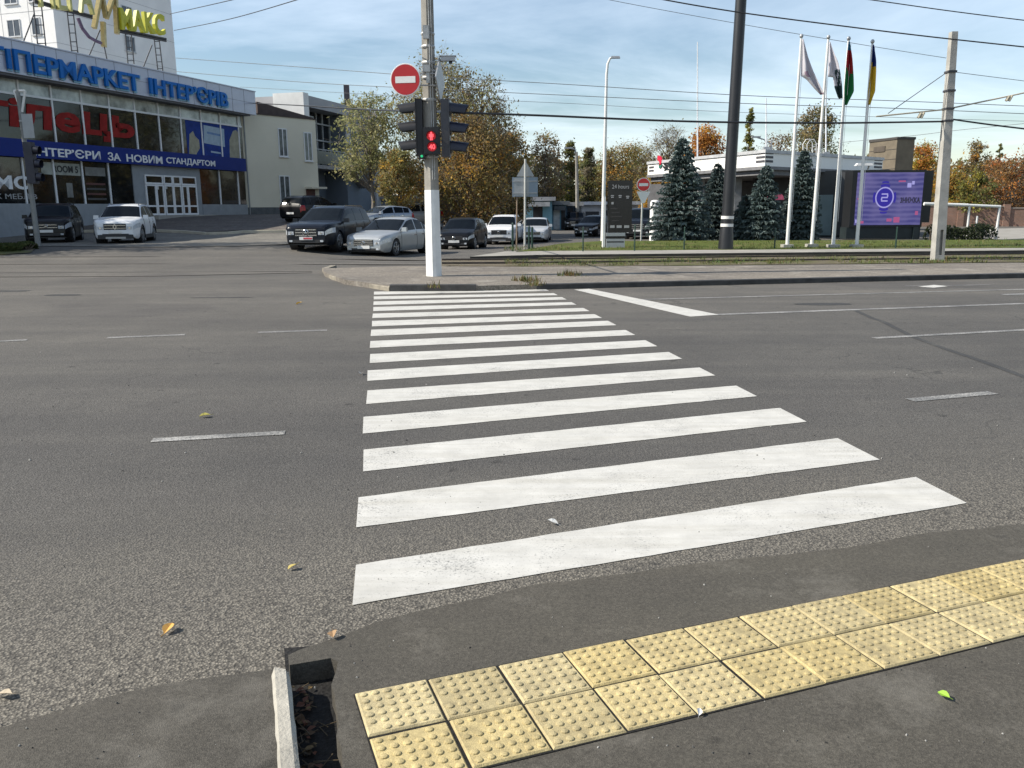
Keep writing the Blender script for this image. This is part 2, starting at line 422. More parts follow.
struct(mb.build('kerb', kerb_stone, smooth=30), 'pale kerb stone with a chipped end beside the dark gutter gap')
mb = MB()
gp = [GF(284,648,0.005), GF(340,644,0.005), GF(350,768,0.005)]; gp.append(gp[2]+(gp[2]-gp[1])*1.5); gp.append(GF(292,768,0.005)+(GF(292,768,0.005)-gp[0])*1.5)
mb.face(gp[::-1]); struct(mb.build('gutter_floor', dirt_shade_m), 'dirty floor of the gutter gap, kerb shade put into its dark colour')
# debris in the gap: dead leaves, twigs
lf = leaf_mat('fallen_leaf_matter', 0.15)
def leaf(mb, c, size, tint, seed, tilt=0.35, fold=0.25):
    r = random.Random(seed); an = r.uniform(0, 6.28)
    rot = Matrix.Rotation(an, 3, 'Z') @ Matrix.Rotation(r.uniform(-tilt, tilt), 3, 'X') @ Matrix.Rotation(r.uniform(-tilt, tilt), 3, 'Y')
    out = [(-.55,0,0),(-.3,.22,.10),(-.05,.36,.14),(.2,.30,.13),(.38,.16,.08),(.55,0,.02),(.38,-.16,.09),(.2,-.28,.15),(-.05,-.34,.15),(-.3,-.2,.1)]
    vs = [Vector(c)+rot @ (Vector((x, y*r.uniform(.85,1.15), z*fold*4))*size) + Vector((0,0,0.012)) for x, y, z in out] + [Vector(c)+Vector((0,0,0.012))+rot @ Vector((0.1*size,0,0.03*size))]
    k = len(out)
    mb.mesh(vs, [(i, (i+1)%k, k) for i in range(k)], 0, tint)
    mb.tube([vs[0], vs[0]+rot @ Vector((-.3*size, .05*size, 0.02*size))], 0.02*size, 4, 0, True, tuple(t*0.6 for t in tint))
    return mb
mb = MB(); rr = random.Random(12)
for i in range(46):
    px = rr.uniform(293, 312); py = rr.uniform(690, 790)
    px += (py-690)*0.10
    leaf(mb, GF(px, py, 0.008), rr.uniform(0.012, 0.05), rr.choice([(.09,.055,.03),(.05,.035,.02),(.16,.11,.05),(.12,.05,.03)]), i)
for i in range(30):
    a = GF(rr.uniform(294, 320), rr.uniform(690, 790), 0.014); an = rr.uniform(0, 6.3); l = rr.uniform(.03, .09)
    mb.tube([a, a+Vector((math.cos(an)*l, math.sin(an)*l, rr.uniform(0, .015)))], 0.0018, 4, 0, True, (.10,.075,.045))
tag(mb.build('leaf_litter', lf), 'dead leaves and twigs lying in the dark gutter gap', None, None, 'stuff')

# ------------------------------------------------------------------ tactile paving
ZT_ = ZR+.014
T0 = GF(354.5,692,ZT_); T1 = GF(1024,557,ZT_); T2 = GF(377.5,768,ZT_)
tx = (T1-T0).normalized(); ty = (T2-T0); ty = (ty - tx*ty.dot(tx)).normalized()
TS = 0.268
print('tile rows depth', (GF(370,735,ZT_)-T0).length, 'first tile', (GF(432,679,ZT_)-T0).length)
ymat = tint_mat('yellow_tactile_concrete', 0.85, 0.6, 0.45)
mb = MB(); rr = random.Random(2)
for i in range(19):
    for j in range(2):
        k = rr.uniform(.85, 1.06); y_ = rr.uniform(-.03, .03)
        tint = (0.58*k, (0.475+y_*.4)*k, (0.25+y_)*k)
        c = T0 + tx*(TS*(i+.5)) + ty*(TS*(j+.5)); c = Vector((c.x, c.y, 0))
        jx, jy, jr, jz = rr.uniform(-.003,.003), rr.uniform(-.003,.003), rr.uniform(-.008,.008), rr.uniform(-.002,.002)
        X = (tx*math.cos(jr)+ty*math.sin(jr)); Y = (ty*math.cos(jr)-tx*math.sin(jr)); c += X*jx + Y*jy
        h = TS/2-0.0034; b = 0.006; zt = ZR+.010+jz
        def P_(a, d, z): q = c + X*a + Y*d; return Vector((q.x, q.y, z))
        vs = [P_(sx_*h, sy_*h, 0.0) for sx_, sy_ in ((-1,1),(1,1),(1,-1),(-1,-1))] + [P_(sx_*h, sy_*h, zt-b) for sx_, sy_ in ((-1,1),(1,1),(1,-1),(-1,-1))] + [P_(sx_*(h-b), sy_*(h-b), zt) for sx_, sy_ in ((-1,1),(1,1),(1,-1),(-1,-1))]
        mb.mesh(vs, [(0,1,5,4),(1,2,6,5),(2,3,7,6),(3,0,4,7),(4,5,9,8),(5,6,10,9),(6,7,11,10),(7,4,8,11),(8,9,10,11)], 0, tint)
        for a in range(6):
            for d in range(6):
                if rr.random() < 0.03: continue
                q = P_((a-2.5)*(TS-.016)/6, (d-2.5)*(TS-.016)/6, zt-0.001); w_ = rr.uniform(.9, 1.05)
                mb.lathe([(0.0140*w_, 0), (0.0128*w_, 0.0052), (0.0098*w_, 0.0068)], q, (0,0,1), 10, 0, True, (lambda g_: tuple(t*g_ for t in tint))(rr.uniform(.92, 1.08)))
struct(mb.build('tactile_paving', ymat, smooth=35), 'two rows of yellow blistered tactile slabs along the kerb')
mb = MB(); q = [T0 - tx*0.004 - ty*0.004, T0 + tx*(TS*19) - ty*0.004, T0 + tx*(TS*19) + ty*(2*TS+0.004), T0 - tx*0.004 + ty*(2*TS+0.004)]
mb.prism([(p.x, p.y) for p in q], ZR-.02, ZR+.003); struct(mb.build('tile_bedding', dirt_shade_m), 'dark joint sand between the tactile slabs')

# ------------------------------------------------------------------ zebra crossing
ZP = 0.004
l0, l1 = GF(351,605,ZP), GF(374.1,291.6,ZP); r0_, r1_ = GF(966,503,ZP), GF(547.5,290,ZP)
nst = 15
mb = MB(); rr = random.Random(6)
def tzr(y): return (GF(966-(503-y)*1.985, y, ZP)-r0_).dot(ra)/ra.length_squared
la = (l1-l0); ra = (r1_-r0_)
ZU = [(tzr(b), tzr(a)) for a, b in ((477,503),(438,459.5),(408,421.7),(385.7,396.3),(367.5,375.5),(352,358.8),(340.2,346.3),(330,335),(320.8,325.2),(314.2,318),(308,311.2),(302.2,304.8),(297.2,299.6),(293.2,295.2),(289.2,291))]
def tz(y): return (GF(351+(605-y)*.0732, y, ZP)-l0).dot(la)/la.length_squared
ZT = [(tz(b), tz(a)) for a, b in ((565,605),(497,527.3),(449.8,471.6),(416.7,433.3),(390.5,404),(370.3,380.8),(354,363),(341,347.8),(329.7,336),(320.9,326.3),(313.6,318),(307,311),(301.4,305),(296.4,299.4),(291.6,294.6))]
for i in range(nst):
    t0, t1 = ZT[i]
    ring = []
    u0, u1 = ZU[i]
    A, B, Cc, D_ = l0+la*t0, r0_+ra*u0, r0_+ra*u1, l0+la*t1
    off = rr.uniform(-.012, .012); A = A + (B-A).normalized()*off; D_ = D_ + (Cc-D_).normalized()*off
    off = rr.uniform(-.012, .012); B = B + (B-A).normalized()*off; Cc = Cc + (Cc-D_).normalized()*off
    def edge_(p, q, k, amp): return [p.lerp(q, s_/k) + Vector((rr.uniform(-amp, amp), rr.uniform(-amp, amp), 0)) for s_ in range(k)]
    bot, top = edge_(A, B, 24, .004)+[B], edge_(D_, Cc, 24, .004)+[Cc]
    for s_ in range(24): mb.face([bot[s_], bot[s_+1], top[s_+1], top[s_]])
struct(mb.build('zebra_crossing', white_paint), 'broad white zebra stripes painted across the asphalt')
print('stripe length', (r0_-l0).length, 'crossing', la.length/nst)
# ------------------------------------------------------------------ lane lines
mb = MB()
def dash(a, b, wid, z=0.005, m=0, seg=1):
    A, B = GF(*a, z), GF(*b, z); d = (B-A).normalized(); p = Vector((-d.y, d.x, 0))*wid/2
    for k in range(seg):
        s0, s1 = A.lerp(B, k/seg), A.lerp(B, (k+1)/seg); mb.face([s0-p, s1-p, s1+p, s0+p], m)
dash((910,400),(993,392.5),.13); dash((152,440),(285,432.5),.12); dash((107,337.7),(185,334.5),.14); dash((258,332.3),(327,330),.14)
dash((-60,344),(27,339.8),.14); dash((-420,362),(-200,351),.14); dash((-330,470),(-150,458),.12)
dash((874,338),(1120,324.5),.13, seg=8); dash((1090,383),(1180,375),.13)
dash((716,314.5),(1500,286.5),.17, seg=16); dash((640,299.5),(1500,276.5),.13, seg=20)
dash((905,286),(990,284.7),.10); dash((1003,294.6),(1200,288),.22)
struct(mb.build('lane_lines', worn_paint), 'worn white lane dashes and solid lines on the road')
mb = MB(); mb.face([GF(x, y, 0.0055) for x, y in ((574,289.6),(589,288.8),(719,314.6),(690,316.6))][::-1])
a = [GF(x, y, 0.0055) for x, y in ((918,286.6),(934,284.8),(948,286.2),(934,287.6))]; mb.face(a[::-1])
struct(mb.build('stop_line', white_paint), 'fresh white stop line and arrow head on the road')
tar = asphalt('tar_seal', 0.056, 120, 0.3, False, (1,1,1), 0.3)
mb = MB()
def ribbon(pts, wid, z):
    pts = jitter_line([GF(*p, z) for p in pts], 0.5, 0.03, 8)
    for i in range(len(pts)-1):
        d = (pts[i+1]-pts[i]).normalized(); p = Vector((-d.y, d.x, 0))*wid/2
        mb.face([pts[i]-p, pts[i+1]-p, pts[i+1]+p, pts[i]+p])
def blob(px, py, rx, ry, z, seed):
    r = random.Random(seed); c = GF(px, py, z)
    mb.face([(c.x+math.cos(a*math.pi/10)*rx*r.uniform(.8,1.1), c.y+math.sin(a*math.pi/10)*ry*r.uniform(.8,1.1), z) for a in range(20)])
ribbon([(856,310),(915,337),(1024,376),(1150,420)], .09, .0035)
blob(823,304, .55, .22, .0036, 1); blob(62,295, .42, .2, .0036, 2); blob(0,291, .8, .25, .0036, 3); blob(222,297.5, .7, .1, .0036, 4)
struct(mb.build('tar_patches', tar), 'dark tar seam and sealed spots on the road')

# ------------------------------------------------------------------ far side: kerbs, pavement, tram bed, platform strip, lawn
def pl(pts, z): return [(p.x, p.y) for p in (GF(*q, z) for q in pts)]
mb = MB(); front = [(322.5,271.5),(325,276.5),(345,284.5),(391,291),(476,291)]
poly = pl(front, 0) ; 
poly += pl([(536,289.5),(1024,277.5),(1600,263.5)], 0) + pl([(1600,250.5),(1024,262.5),(700,265.5),(520,266.5),(400,266),(331,268)], 0.12)
mb.prism(poly, 0.0, 0.115); struct(mb.build('far_pavement', pave_far), 'dusty pale pavement between the road and the tram tracks')
mb = MB()
def kerb_run(mb, pts, wid, h, z=0.0, mi=0, seg=1.0, amp=.006, seed=1):
    P = jitter_line([Vector((p.x, p.y, 0)) for p in pts], seg, amp, seed)
    ring = []
    for i, p in enumerate(P):
        d = (P[min(i+1, len(P)-1)]-P[max(i-1, 0)]).normalized(); q = Vector((-d.y, d.x, 0))
        zz_ = (zg(p.x, p.y) if z is None else z)
        ring.append([p-q*.0+Vector((0,0,zz_-.02)), p+Vector((0,0,zz_+h-.015)), p+q*.015+Vector((0,0,zz_+h)), p+q*(wid-.015)+Vector((0,0,zz_+h)), p+q*wid+Vector((0,0,zz_-.02))])
    mb.mesh([v for r_ in ring for v in r_], [(i*5+j, (i+1)*5+j, (i+1)*5+j+1, i*5+j+1) for i in range(len(ring)-1) for j in range(4)] + [(0,1,2,3,4), tuple((len(ring)-1)*5+k for k in (4,3,2,1,0))], mi)
kerb_run(mb, [GF(390,291.6), GF(476,291.2)], .16, .15, seed=3)
struct(mb.build('kerb', kerb_black), 'short black painted kerb stone at the end of the crossing')
mb = MB(); kerb_run(mb, [GF(537,289.6), GF(1024,278), GF(1600,264)], .16, .12, seed=4)
struct(mb.build('kerb', kerb_black), 'long black painted kerb along the far edge of the road')
mb = MB(); kerb_run(mb, [GF(330,268.5), GF(321,271.5), GF(324,276), GF(345,284), GF(389,291.3)], .2, .10, seed=5, amp=.05)
struct(mb.build('kerb', mat('worn_kerb', (.24,.215,.17), .9, var=.4, scale=5, bmp=.6)), 'pale broken kerb curving round the pavement corner')
bed = grass_mat('tram_bed_earth', (0.06,0.075,0.02), (0.12,0.13,0.04), (0.16,0.135,0.095), 0.52)
bed_dry = grass_mat('dry_tram_bed', (0.11,0.10,0.05), (0.15,0.13,0.08), (0.17,0.145,0.105), 0.75)
lawn_m = grass_mat('lawn_grass', (0.055,0.075,0.015), (0.125,0.15,0.035), (0.15,0.125,0.06), 0.38)
mb = MB(); mb.prism(pl([(440,267),(450,265.4),(520,266),(700,265.2),(1024,262),(1600,250),(1600,244),(1024,254),(540,258.5),(440,258.8)], .09), -.02, .09)
struct(mb.build('tram_bed', [bed_dry]), 'dusty earth bed of the tram tracks')
mb = MB(); mb.prism(pl([(505,265.5),(560,266.2),(700,265),(1024,261.8),(1600,249.8),(1600,243),(1024,253),(540,257.5)], .104), 0, .104)
struct(mb.build('track_grass', [bed]), 'patchy green grass between the tram rails')
rail_m = mat('rust_steel', (0.05,0.04,0.034), 0.6, metal=.3, var=.4)
mb = MB()
def rail(pts, z, h):
    P = [GF(*p, z) for p in pts]
    for a, b in zip(P, P[1:]):
        d = (b-a).normalized(); q = Vector((-d.y, d.x, 0))*.035
        mb.prism([(p.x, p.y) for p in (a-q, b-q, b+q, a+q)], lambda x, y: zg(x, y)-.02, lambda x, y: zg(x, y)+z+h)
for off in (0, 4.2):
    rail([(-500,266+off),(-100,263.5+off),(150,262.3+off),(445,260.6+off)], .004, .006)
for off in (0, 4.0): rail([(-500,275.5+off),(-100,273.5+off),(150,272.3+off),(312,271.6+off*.3)], .004, .006)
for y0, y1 in ((259.6,254.4),(263.2,258.4)):
    rail([(442,y0+.5),(540,y0),(1024,y1),(1600,y1-6.5)], .10, .05)
struct(mb.build('tram_rails', rail_m), 'dark tram rails running beside the road')
# platform strip
strip_c = mat('strip_concrete', (0.27,0.255,0.225), .9, var=.25, scale=1, bmp=.3)
shade_c = mat('shaded_concrete_face', (0.05,0.045,0.038), .9, var=.4, scale=2)  # shade on the strip's upright faces put into a darker concrete
mb = MB(); fr = pl([(470,256.5),(540,254.8),(1024,250.2),(1600,243.5)], .2); bk = pl([(1600,239.5),(1024,247.8),(540,250.8),(505,251.5)], .2)
mb.prism(fr+bk, 0, .2); o = mb.build('footway', [strip_c, shade_c])
for p in o.data.polygons:
    if abs(p.normal.z) < .5: p.material_index = 1
struct(o, 'pale concrete footway strip in front of the lawn')
mb = MB(); mb.prism(pl([(516,251.3),(540,250.4),(1024,247.4),(1600,239),(1600,229),(1024,239.5),(700,240.5),(600,240.8),(560,243.5)], .22), 0, .215)
struct(mb.build('lawn', lawn_m), 'green lawn strip with fallen leaves around the flagpoles')
# grass blades along the lawn and the tram bed
gl = leaf_mat('grass_blades', .3)
mb = MB(); rr = random.Random(21)
def tuft(p, h, col):
    for _ in range(5):
        a = rr.uniform(0, 6.28); w_ = h*.10; t = Vector((math.cos(a), math.sin(a), 0)); s_ = Vector((-t.y, t.x, 0))
        q = p + Vector((rr.uniform(-.08,.08), rr.uniform(-.08,.08), 0)); k = rr.uniform(.7,1.25)
        mb.face([q-s_*w_, q+s_*w_, q+t*h*.5*k+Vector((0,0,h*k))], 0, tuple(c*rr.uniform(.7,1.3) for c in col))
for _ in range(2600):
    px = rr.uniform(505, 1060); t = rr.random()
    if rr.random() < .55: q = GF(px, 250.4-(px-540)*.0062+rr.uniform(-.4,.3) - (7.5*t*t if px > 600 else 4*t*t), .2)
    else:
        q = GF(px, 266-(px-540)*.0075-5.5*t, .1)
        if mnoise.noise(q*.8) < -0.05: continue
    tuft(Vector((q.x, q.y, q.z)), rr.uniform(.04,.13), rr.choice([(.09,.12,.03),(.12,.14,.04),(.16,.15,.06),(.07,.10,.025)]))
for cx_, cy_, k in ((570,275,40),(526,281,26),(533,285,18),(430,287.5,8),(660,252,24),(620,251.5,18)):
    for _ in range(k):
        q = GF(cx_+rr.gauss(0,5), cy_+rr.gauss(0,.7), .115); tuft(q, rr.uniform(.05,.16), rr.choice([(.13,.11,.04),(.10,.10,.03),(.16,.12,.05)]))
tag(mb.build('grass', gl), 'short tufts of grass along lawn and tram bed', None, None, 'stuff')

# hypermarket forecourt: pale kerb and brown paving
mb = MB(); kerb_run(mb, [G(x, y) for x, y in ((-500,236.5),(-200,234.5),(0,233.0),(158,232.2),(182,233.3),(205,235.2),(228,234.6),(243,233.2),(290,232.6),(330,232.4))], .22, .15, None, seed=8, seg=2)
struct(mb.build('kerb', mat('pale_kerb', (.46,.42,.33), .9, var=.2, scale=2)), 'pale kerb in front of the hypermarket paving')
fr = [G(x, y-1.0) for x, y in ((-500,236.5),(-200,234.5),(0,233.0),(158,232.2),(205,235.2),(243,233.2),(330,232.4))]
mb = MB()
for a, b in zip(fr, fr[1:]):
    for k in range(10):
        f0, f1 = k/10, (k+1)/10
        def U(p, f):
            y = p.y + (86-p.y)*f; x = p.x - 5*f; return Vector((x, y, zg(x, y)+.12))
        mb.face([U(a,f0), U(b,f0), U(b,f1), U(a,f1)])
struct(mb.build('forecourt_paving', pave_brown, smooth=60), 'dull brown paving in front of the hypermarket')
lot_m = asphalt('sunlit_lot_asphalt', 0.17, 30, 0.3, False, (1.06, 1.0, .88), 0.2)  # sunlit band along the kerb put into a paler asphalt
nearl = [G(x, y) for x, y in ((-300,249),(0,247.5),(60,246.5),(150,247.5),(240,246.5),(300,244),(330,241))]; farl = [G(x, y) for x, y in ((-300,236),(0,234.2),(60,233.8),(150,233.4),(240,234.6),(300,233.4),(330,233.2))]
mb = MB()
for (a, b), (c_, d_) in zip(zip(nearl, nearl[1:]), zip(farl, farl[1:])):
    for i in range(6):
        for k in range(6):
            def U2(u, v): q = (a.lerp(b, u)).lerp(c_.lerp(d_, u), v); return Vector((q.x, q.y, zg(q.x, q.y)+.018))
            mb.face([U2(i/6,k/6), U2((i+1)/6,k/6), U2((i+1)/6,(k+1)/6), U2(i/6,(k+1)/6)])
struct(mb.build('parking_apron', lot_m, smooth=60), 'pale worn asphalt strip beside the hypermarket kerb, sunlit band put into its colour')
# verge with scrub at the far end of the lot
mb = MB(); vp = [G(x, y, .03) for x, y in ((-300,247.5),(0,246.5),(20,246.3),(36,248),(30,252.5),(0,254.5),(-300,259))]
mb.face(vp[::-1]); struct(mb.build('verge', bed), 'rough grassy verge beside the tram crossing')
# ------------------------------------------------------------------ facades
class Facade:
    """a vertical plane through two points in plan; s runs along it, o outwards, z up"""
    def __init__(s, pxa, ya, pxb, yb, py=190):
        a = D(pxa, py, ya); b = D(pxb, py, yb)
        s.o = Vector((a.x, a.y, 0)); s.d = Vector((b.x-a.x, b.y-a.y, 0)); s.L = s.d.length; s.d.normalize(); s.n = Vector((s.d.y, -s.d.x, 0))
    def hit(s, px, py, off=0.0):
        d = ray(px, py); q = s.o + s.n*off
        t = s.n.dot(q-EYE)/s.n.dot(d); p = EYE + d*t
        return (p-s.o).dot(s.d), p.z
    def S(s, px, py=190, off=0.0): return s.hit(px, py, off)[0]
    def Z(s, *pts, off=0.0): return sum(s.hit(px, py, off)[1] for px, py in pts)/len(pts)
    def P(s, a, z, o=0.0): return s.o + s.d*a + s.n*o + Vector((0,0,z))
    def box(s, mb, s0, s1, z0, z1, o0, o1, mi=0, tint=None):
        if s0 > s1: s0, s1 = s1, s0
        if z0 > z1: z0, z1 = z1, z0
        c = s.P((s0+s1)/2, (z0+z1)/2, (o0+o1)/2)
        M = Matrix((s.d, -s.n, Vector((0,0,1)))).transposed()
        mb.box(c, (s1-s0, abs(o1-o0), z1-z0), rot=M, mi=mi, tint=tint); return mb
    def poly(s, mb, pts, o0, o1, mi=0):       # pts in (s,z)
        a = [s.P(x, z, o0) for x, z in pts]; b = [s.P(x, z, o1) for x, z in pts]; n_ = len(pts)
        ar = sum(pts[i][0]*pts[(i+1)%n_][1]-pts[(i+1)%n_][0]*pts[i][1] for i in range(n_))
        if ar < 0: a, b = a[::-1], b[::-1]
        mb.mesh(a+b, [tuple(range(n_-1,-1,-1)), tuple(range(n_, 2*n_))]+[(i, (i+1)%n_, n_+(i+1)%n_, n_+i) for i in range(n_)], mi); return mb

# ------------------------------------------------------------------ hypermarket
H = Facade(0, 43.5, 245, 63.0)
zf1 = H.Z((0,42),(120,66),(245,94)); zf0 = H.Z((0,76.5),(120,91),(240,117))
zc = H.Z((0,92),(240,127)); zb1 = H.Z((0,138),(240,159)); zb0 = H.Z((0,155.5),(240,172)); zw0 = H.Z((0,202),(240,205.5)); zbase = zg(H.o.x+6, 57)
print('hyper z', zf1, zf0, zc, zb1, zb0, zw0, zbase, H.L)
SL, SR = -14.0, H.L
hyp = thing('hypermarket', 'two-storey glass-fronted hypermarket with blue lettering and a blue band', 'shop building', H.P(H.L/2, zbase))
alu = mat('fascia_panel', (.40,.42,.50), .35, metal=.25, var=.08, scale=.7)
blue_band = mat('blue_band', (.006,.022,.17), .55, var=.08, spec=.2)
letter_blue = mat('blue_letter', (.006,.13,.44), .5, var=.1, spec=.2)
white_frame = mat('white_frame', (.70,.71,.72), .4, var=.06)
tile_grey = mat('grey_wall_tile', (.24,.26,.28), .5, var=.15, scale=2)
def sky_glass():
    m, n, b = nt('reflecting_glass'); co = objco(n)
    c = mixc(n, ramp(n, noise(n, co, .5, 5, .7), .4, .65), (.006,.007,.008), (.03,.033,.033))
    n.links.new(c, b.inputs['Base Color']); b.inputs['Roughness'].default_value = .05; b.inputs['Specular IOR Level'].default_value = .5
    bump(n, b, noise(n, co, .55, 2), .12, .05); return m
glass_r = sky_glass()
glass_pale_reflection = mat('clerestory_painted_reflection', (.46,.50,.48), .12, var=.75, scale=.8, spec=.7)  # reflections in the clerestory panes put into a pale blotchy colour
mb = MB(); H.box(mb, SL, SR, -.5, zf0, -14, -.05); H.box(mb, SL, SR-.1, zf0, zf1-.25, -14, -.05)
hw = mb.build('wall', mat('hyper_wall', (.30,.31,.33), .7, var=.12, scale=.5), hyp, local=False)
mb = MB(); H.box(mb, SL, SR+.6, zf0, zf1, -.04, 1.0); H.box(mb, SL, SR+.65, zf1, zf1+.06, -.4, 1.06); H.box(mb, SR+.05, SR+.6, zf0, zf1-.004, -9, -.05)
for k in range(26):
    s_ = SL + k*1.35
    if s_ < SR+.4: H.box(mb, s_, s_+.025, zf0+.01, zf1-.01, 1.0, 1.006, 1)
H.box(mb, SL, SR+.6, (zf0+zf1)/2-.01, (zf0+zf1)/2+.01, 1.0, 1.005, 1)
mb.build('fascia', [alu, mat('panel_joint', (.16,.16,.18), .7)], hyp, local=False)
mb = MB(); H.box(mb, SL, SR, zf0-.12, zf0-.005, -.03, .9); mb.build('soffit', mat('soffit', (.10,.10,.11), .7), hyp, local=False)
def lettering(name, body, fac, x0, x1, y0a, y1a, y0b, y1b, off, depth, m, bold=.02, parent=None, slant=0, mats=None):
    s0, s1 = fac.S(x0, y0a, off), fac.S(x1, y0b, off)
    z0 = (fac.hit(x0, y0a, off)[1]+fac.hit(x1, y0b, off)[1])/2; z1 = (fac.hit(x0, y1a, off)[1]+fac.hit(x1, y1b, off)[1])/2
    mb = MB(); text_on(mb, body, fac.P(s0, z0, off), fac.d, (0,0,1), s1-s0, z1-z0, depth, bold, 0, slant)
    return mb.build(name, m, parent, local=False)
s_a = H.S(2, 65, 1.1); 
# the two words of the roof lettering: the first starts just outside the frame
zl0 = (H.hit(60,78,1.1)[1]+H.hit(215,105,1.1)[1])/2; zl1 = (H.hit(60,58,1.1)[1]+H.hit(215,90,1.1)[1])/2
s0 = H.S(-9, 60, 1.1); s1 = H.S(139, 80, 1.1)
mb = MB(); text_on(mb, 'ГIПEPMAPKET', H.P(s0, zl0, 1.03), H.d, (0,0,1), s1-s0, zl1-zl0, .14, .02); rl = mb.build('roof_lettering', letter_blue, hyp, local=False)
halo = mat('letter_edge', (.22,.42,.55), .5, spec=.2); mb = MB(); text_on(mb, 'ГIПEPMAPKET', H.P(s0+.02, zl0-.10, 1.015), H.d, (0,0,1), s1-s0+.16, zl1-zl0+.12, .06, .035); mb.build('letter_edge', halo, rl, local=False); mb = MB()
s0 = H.S(149, 80, 1.1); s1 = H.S(227, 95, 1.1); text_on(mb, 'IHTEP\u2019ЄPIB', H.P(s0, zl0, 1.03), H.d, (0,0,1), s1-s0, zl1-zl0, .14, .02)
rl = mb.build('roof_lettering', letter_blue, hyp, local=False); mb = MB(); text_on(mb, 'IHTEP\u2019ЄPIB', H.P(s0+.02, zl0-.10, 1.015), H.d, (0,0,1), s1-s0+.2, zl1-zl0+.12, .06, .035); mb.build('letter_edge', halo, rl, local=False)
# upper glazing
ups = [H.S(x, 140) for x in (23,57,88,117,143,165,187,205,222,238)]
step = (ups[-1]-ups[0])/9; allm = [ups[0]+step*k for k in range(-8, 10)]
allm = [m for m in allm if m > SL+.5]; edges = [SL]+allm+[SR]
mb = MB(); H.box(mb, SL, SR-.02, zc, zf0-.12, -.02, .05); mb.build('clerestory_glass', glass_pale_reflection, hyp, local=False)
sp0 = H.S(186, 140)
mb = MB(); H.box(mb, SL, SR-.02, zb1, zc, -.02, .05); mb.build('upper_glass', glass_r, hyp, local=False)
for m in allm: mb = MB(); H.box(mb, m-.05, m+.05, zb1, zf0-.12, .05, .12); mb.build('mullion', white_frame, hyp, local=False)
mb = MB(); H.box(mb, SL, SR, zc-.05, zc+.06, .05, .125); mb.build('transom_bar', white_frame, hyp, local=False)
# poster in the last three bays
mb = MB(); H.box(mb, sp0, SR-.35, zb1+.02, zc-.06, .05, .065, 0)
def hb(pts, o0, o1, mi): H.poly(mb, [H.hit(x, y, .07) for x, y in pts], o0, o1, mi)
hb([(189,158.5),(189.5,134),(193,131),(195,136),(199,140),(200,148),(197,153),(195,159)], .066, .07, 1)
hb([(230,160),(229.5,140),(233,131),(236,130),(239,134),(239.5,161),(234,161)], .066, .07, 1)
hb([(204,143),(203.5,125),(224,129),(225,147)], .066, .07, 2); hb([(207,133.5),(207,131.5),(221,134.5),(221,136.5)], .071, .074, 3); hb([(211,152.5),(211,150.8),(221,152.4),(221,154)], .067, .07, 2)
mb.build('window_poster', [mat('poster_blue', (.008,.035,.22), .6, spec=.2), mat('poster_beige', (.30,.28,.20), .5, var=.3), mat('poster_panel', (.30,.40,.50), .5, var=.15, scale=5), mat('poster_ink', (.10,.2,.4), .5)], hyp, local=False)
# red handwriting on the glass
lettering('window_lettering', 'cтiлeць', H, -52, 134, 134, 92, 139, 112, .07, .02, mat('red_vinyl', (.25,.014,.012), .6, var=.3, spec=.15), .03, hyp, .12)
# blue band with white lettering
mb = MB(); H.box(mb, SL, SR-.35, zb0, zb1, -.03, .5); bb = mb.build('sign_band', blue_band, hyp, local=False)
z0 = (H.hit(60,157,.55)[1]+H.hit(212,167.5,.55)[1])/2; z1 = (H.hit(60,148.5,.55)[1]+H.hit(212,160,.55)[1])/2
mb = MB()
for wd, a, b in (('IHTEP\u2019ЄPИ', 35, 101), ('ЗA', 108, 121), ('HOBИM', 126.5, 162.5), ('CTAHДAPTOM', 166, 215)):
    sa, sb = H.S(a, 158, .52), H.S(b, 162, .52); text_on(mb, wd, H.P(sa, z0, .503), H.d, (0,0,1), sb-sa, z1-z0, .03, .015); mb.build('band_lettering', white_frame, bb, local=False); mb = MB()
# ground floor
door_a, door_b = H.S(144.5, 200), H.S(195.5, 200); port_a, port_b = H.S(133.5, 200), H.S(200.5, 200)
zd1 = H.Z((145,174),(193,177.5)); zdoor = zbase+.16
for a, b in ((SL, port_a), (port_b, SR-.02)):
    mb = MB(); H.box(mb, a, b, zw0, zb0, -.02, .06); mb.build('shop_window', glass_r, hyp, local=False)
    mb = MB(); H.box(mb, a, b, -.3, zw0, -.03, .16); mb.build('plinth', tile_grey, hyp, local=False)
mb = MB()
low = [H.S(x, 190) for x in (24,55,82,109)]; st = (low[-1]-low[0])/3
for k in range(-4, 5):
    m = low[0]+st*k
    if SL < m < port_a-.3: mb = MB(); H.box(mb, m-.05, m+.05, zw0, zb0, .06, .13); mb.build('mullion', white_frame, hyp, local=False)
for m in (H.S(219,190), H.S(237.5,190)): mb = MB(); H.box(mb, m-.05, m+.05, zw0, zb0, .06, .13); mb.build('mullion', white_frame, hyp, local=False)
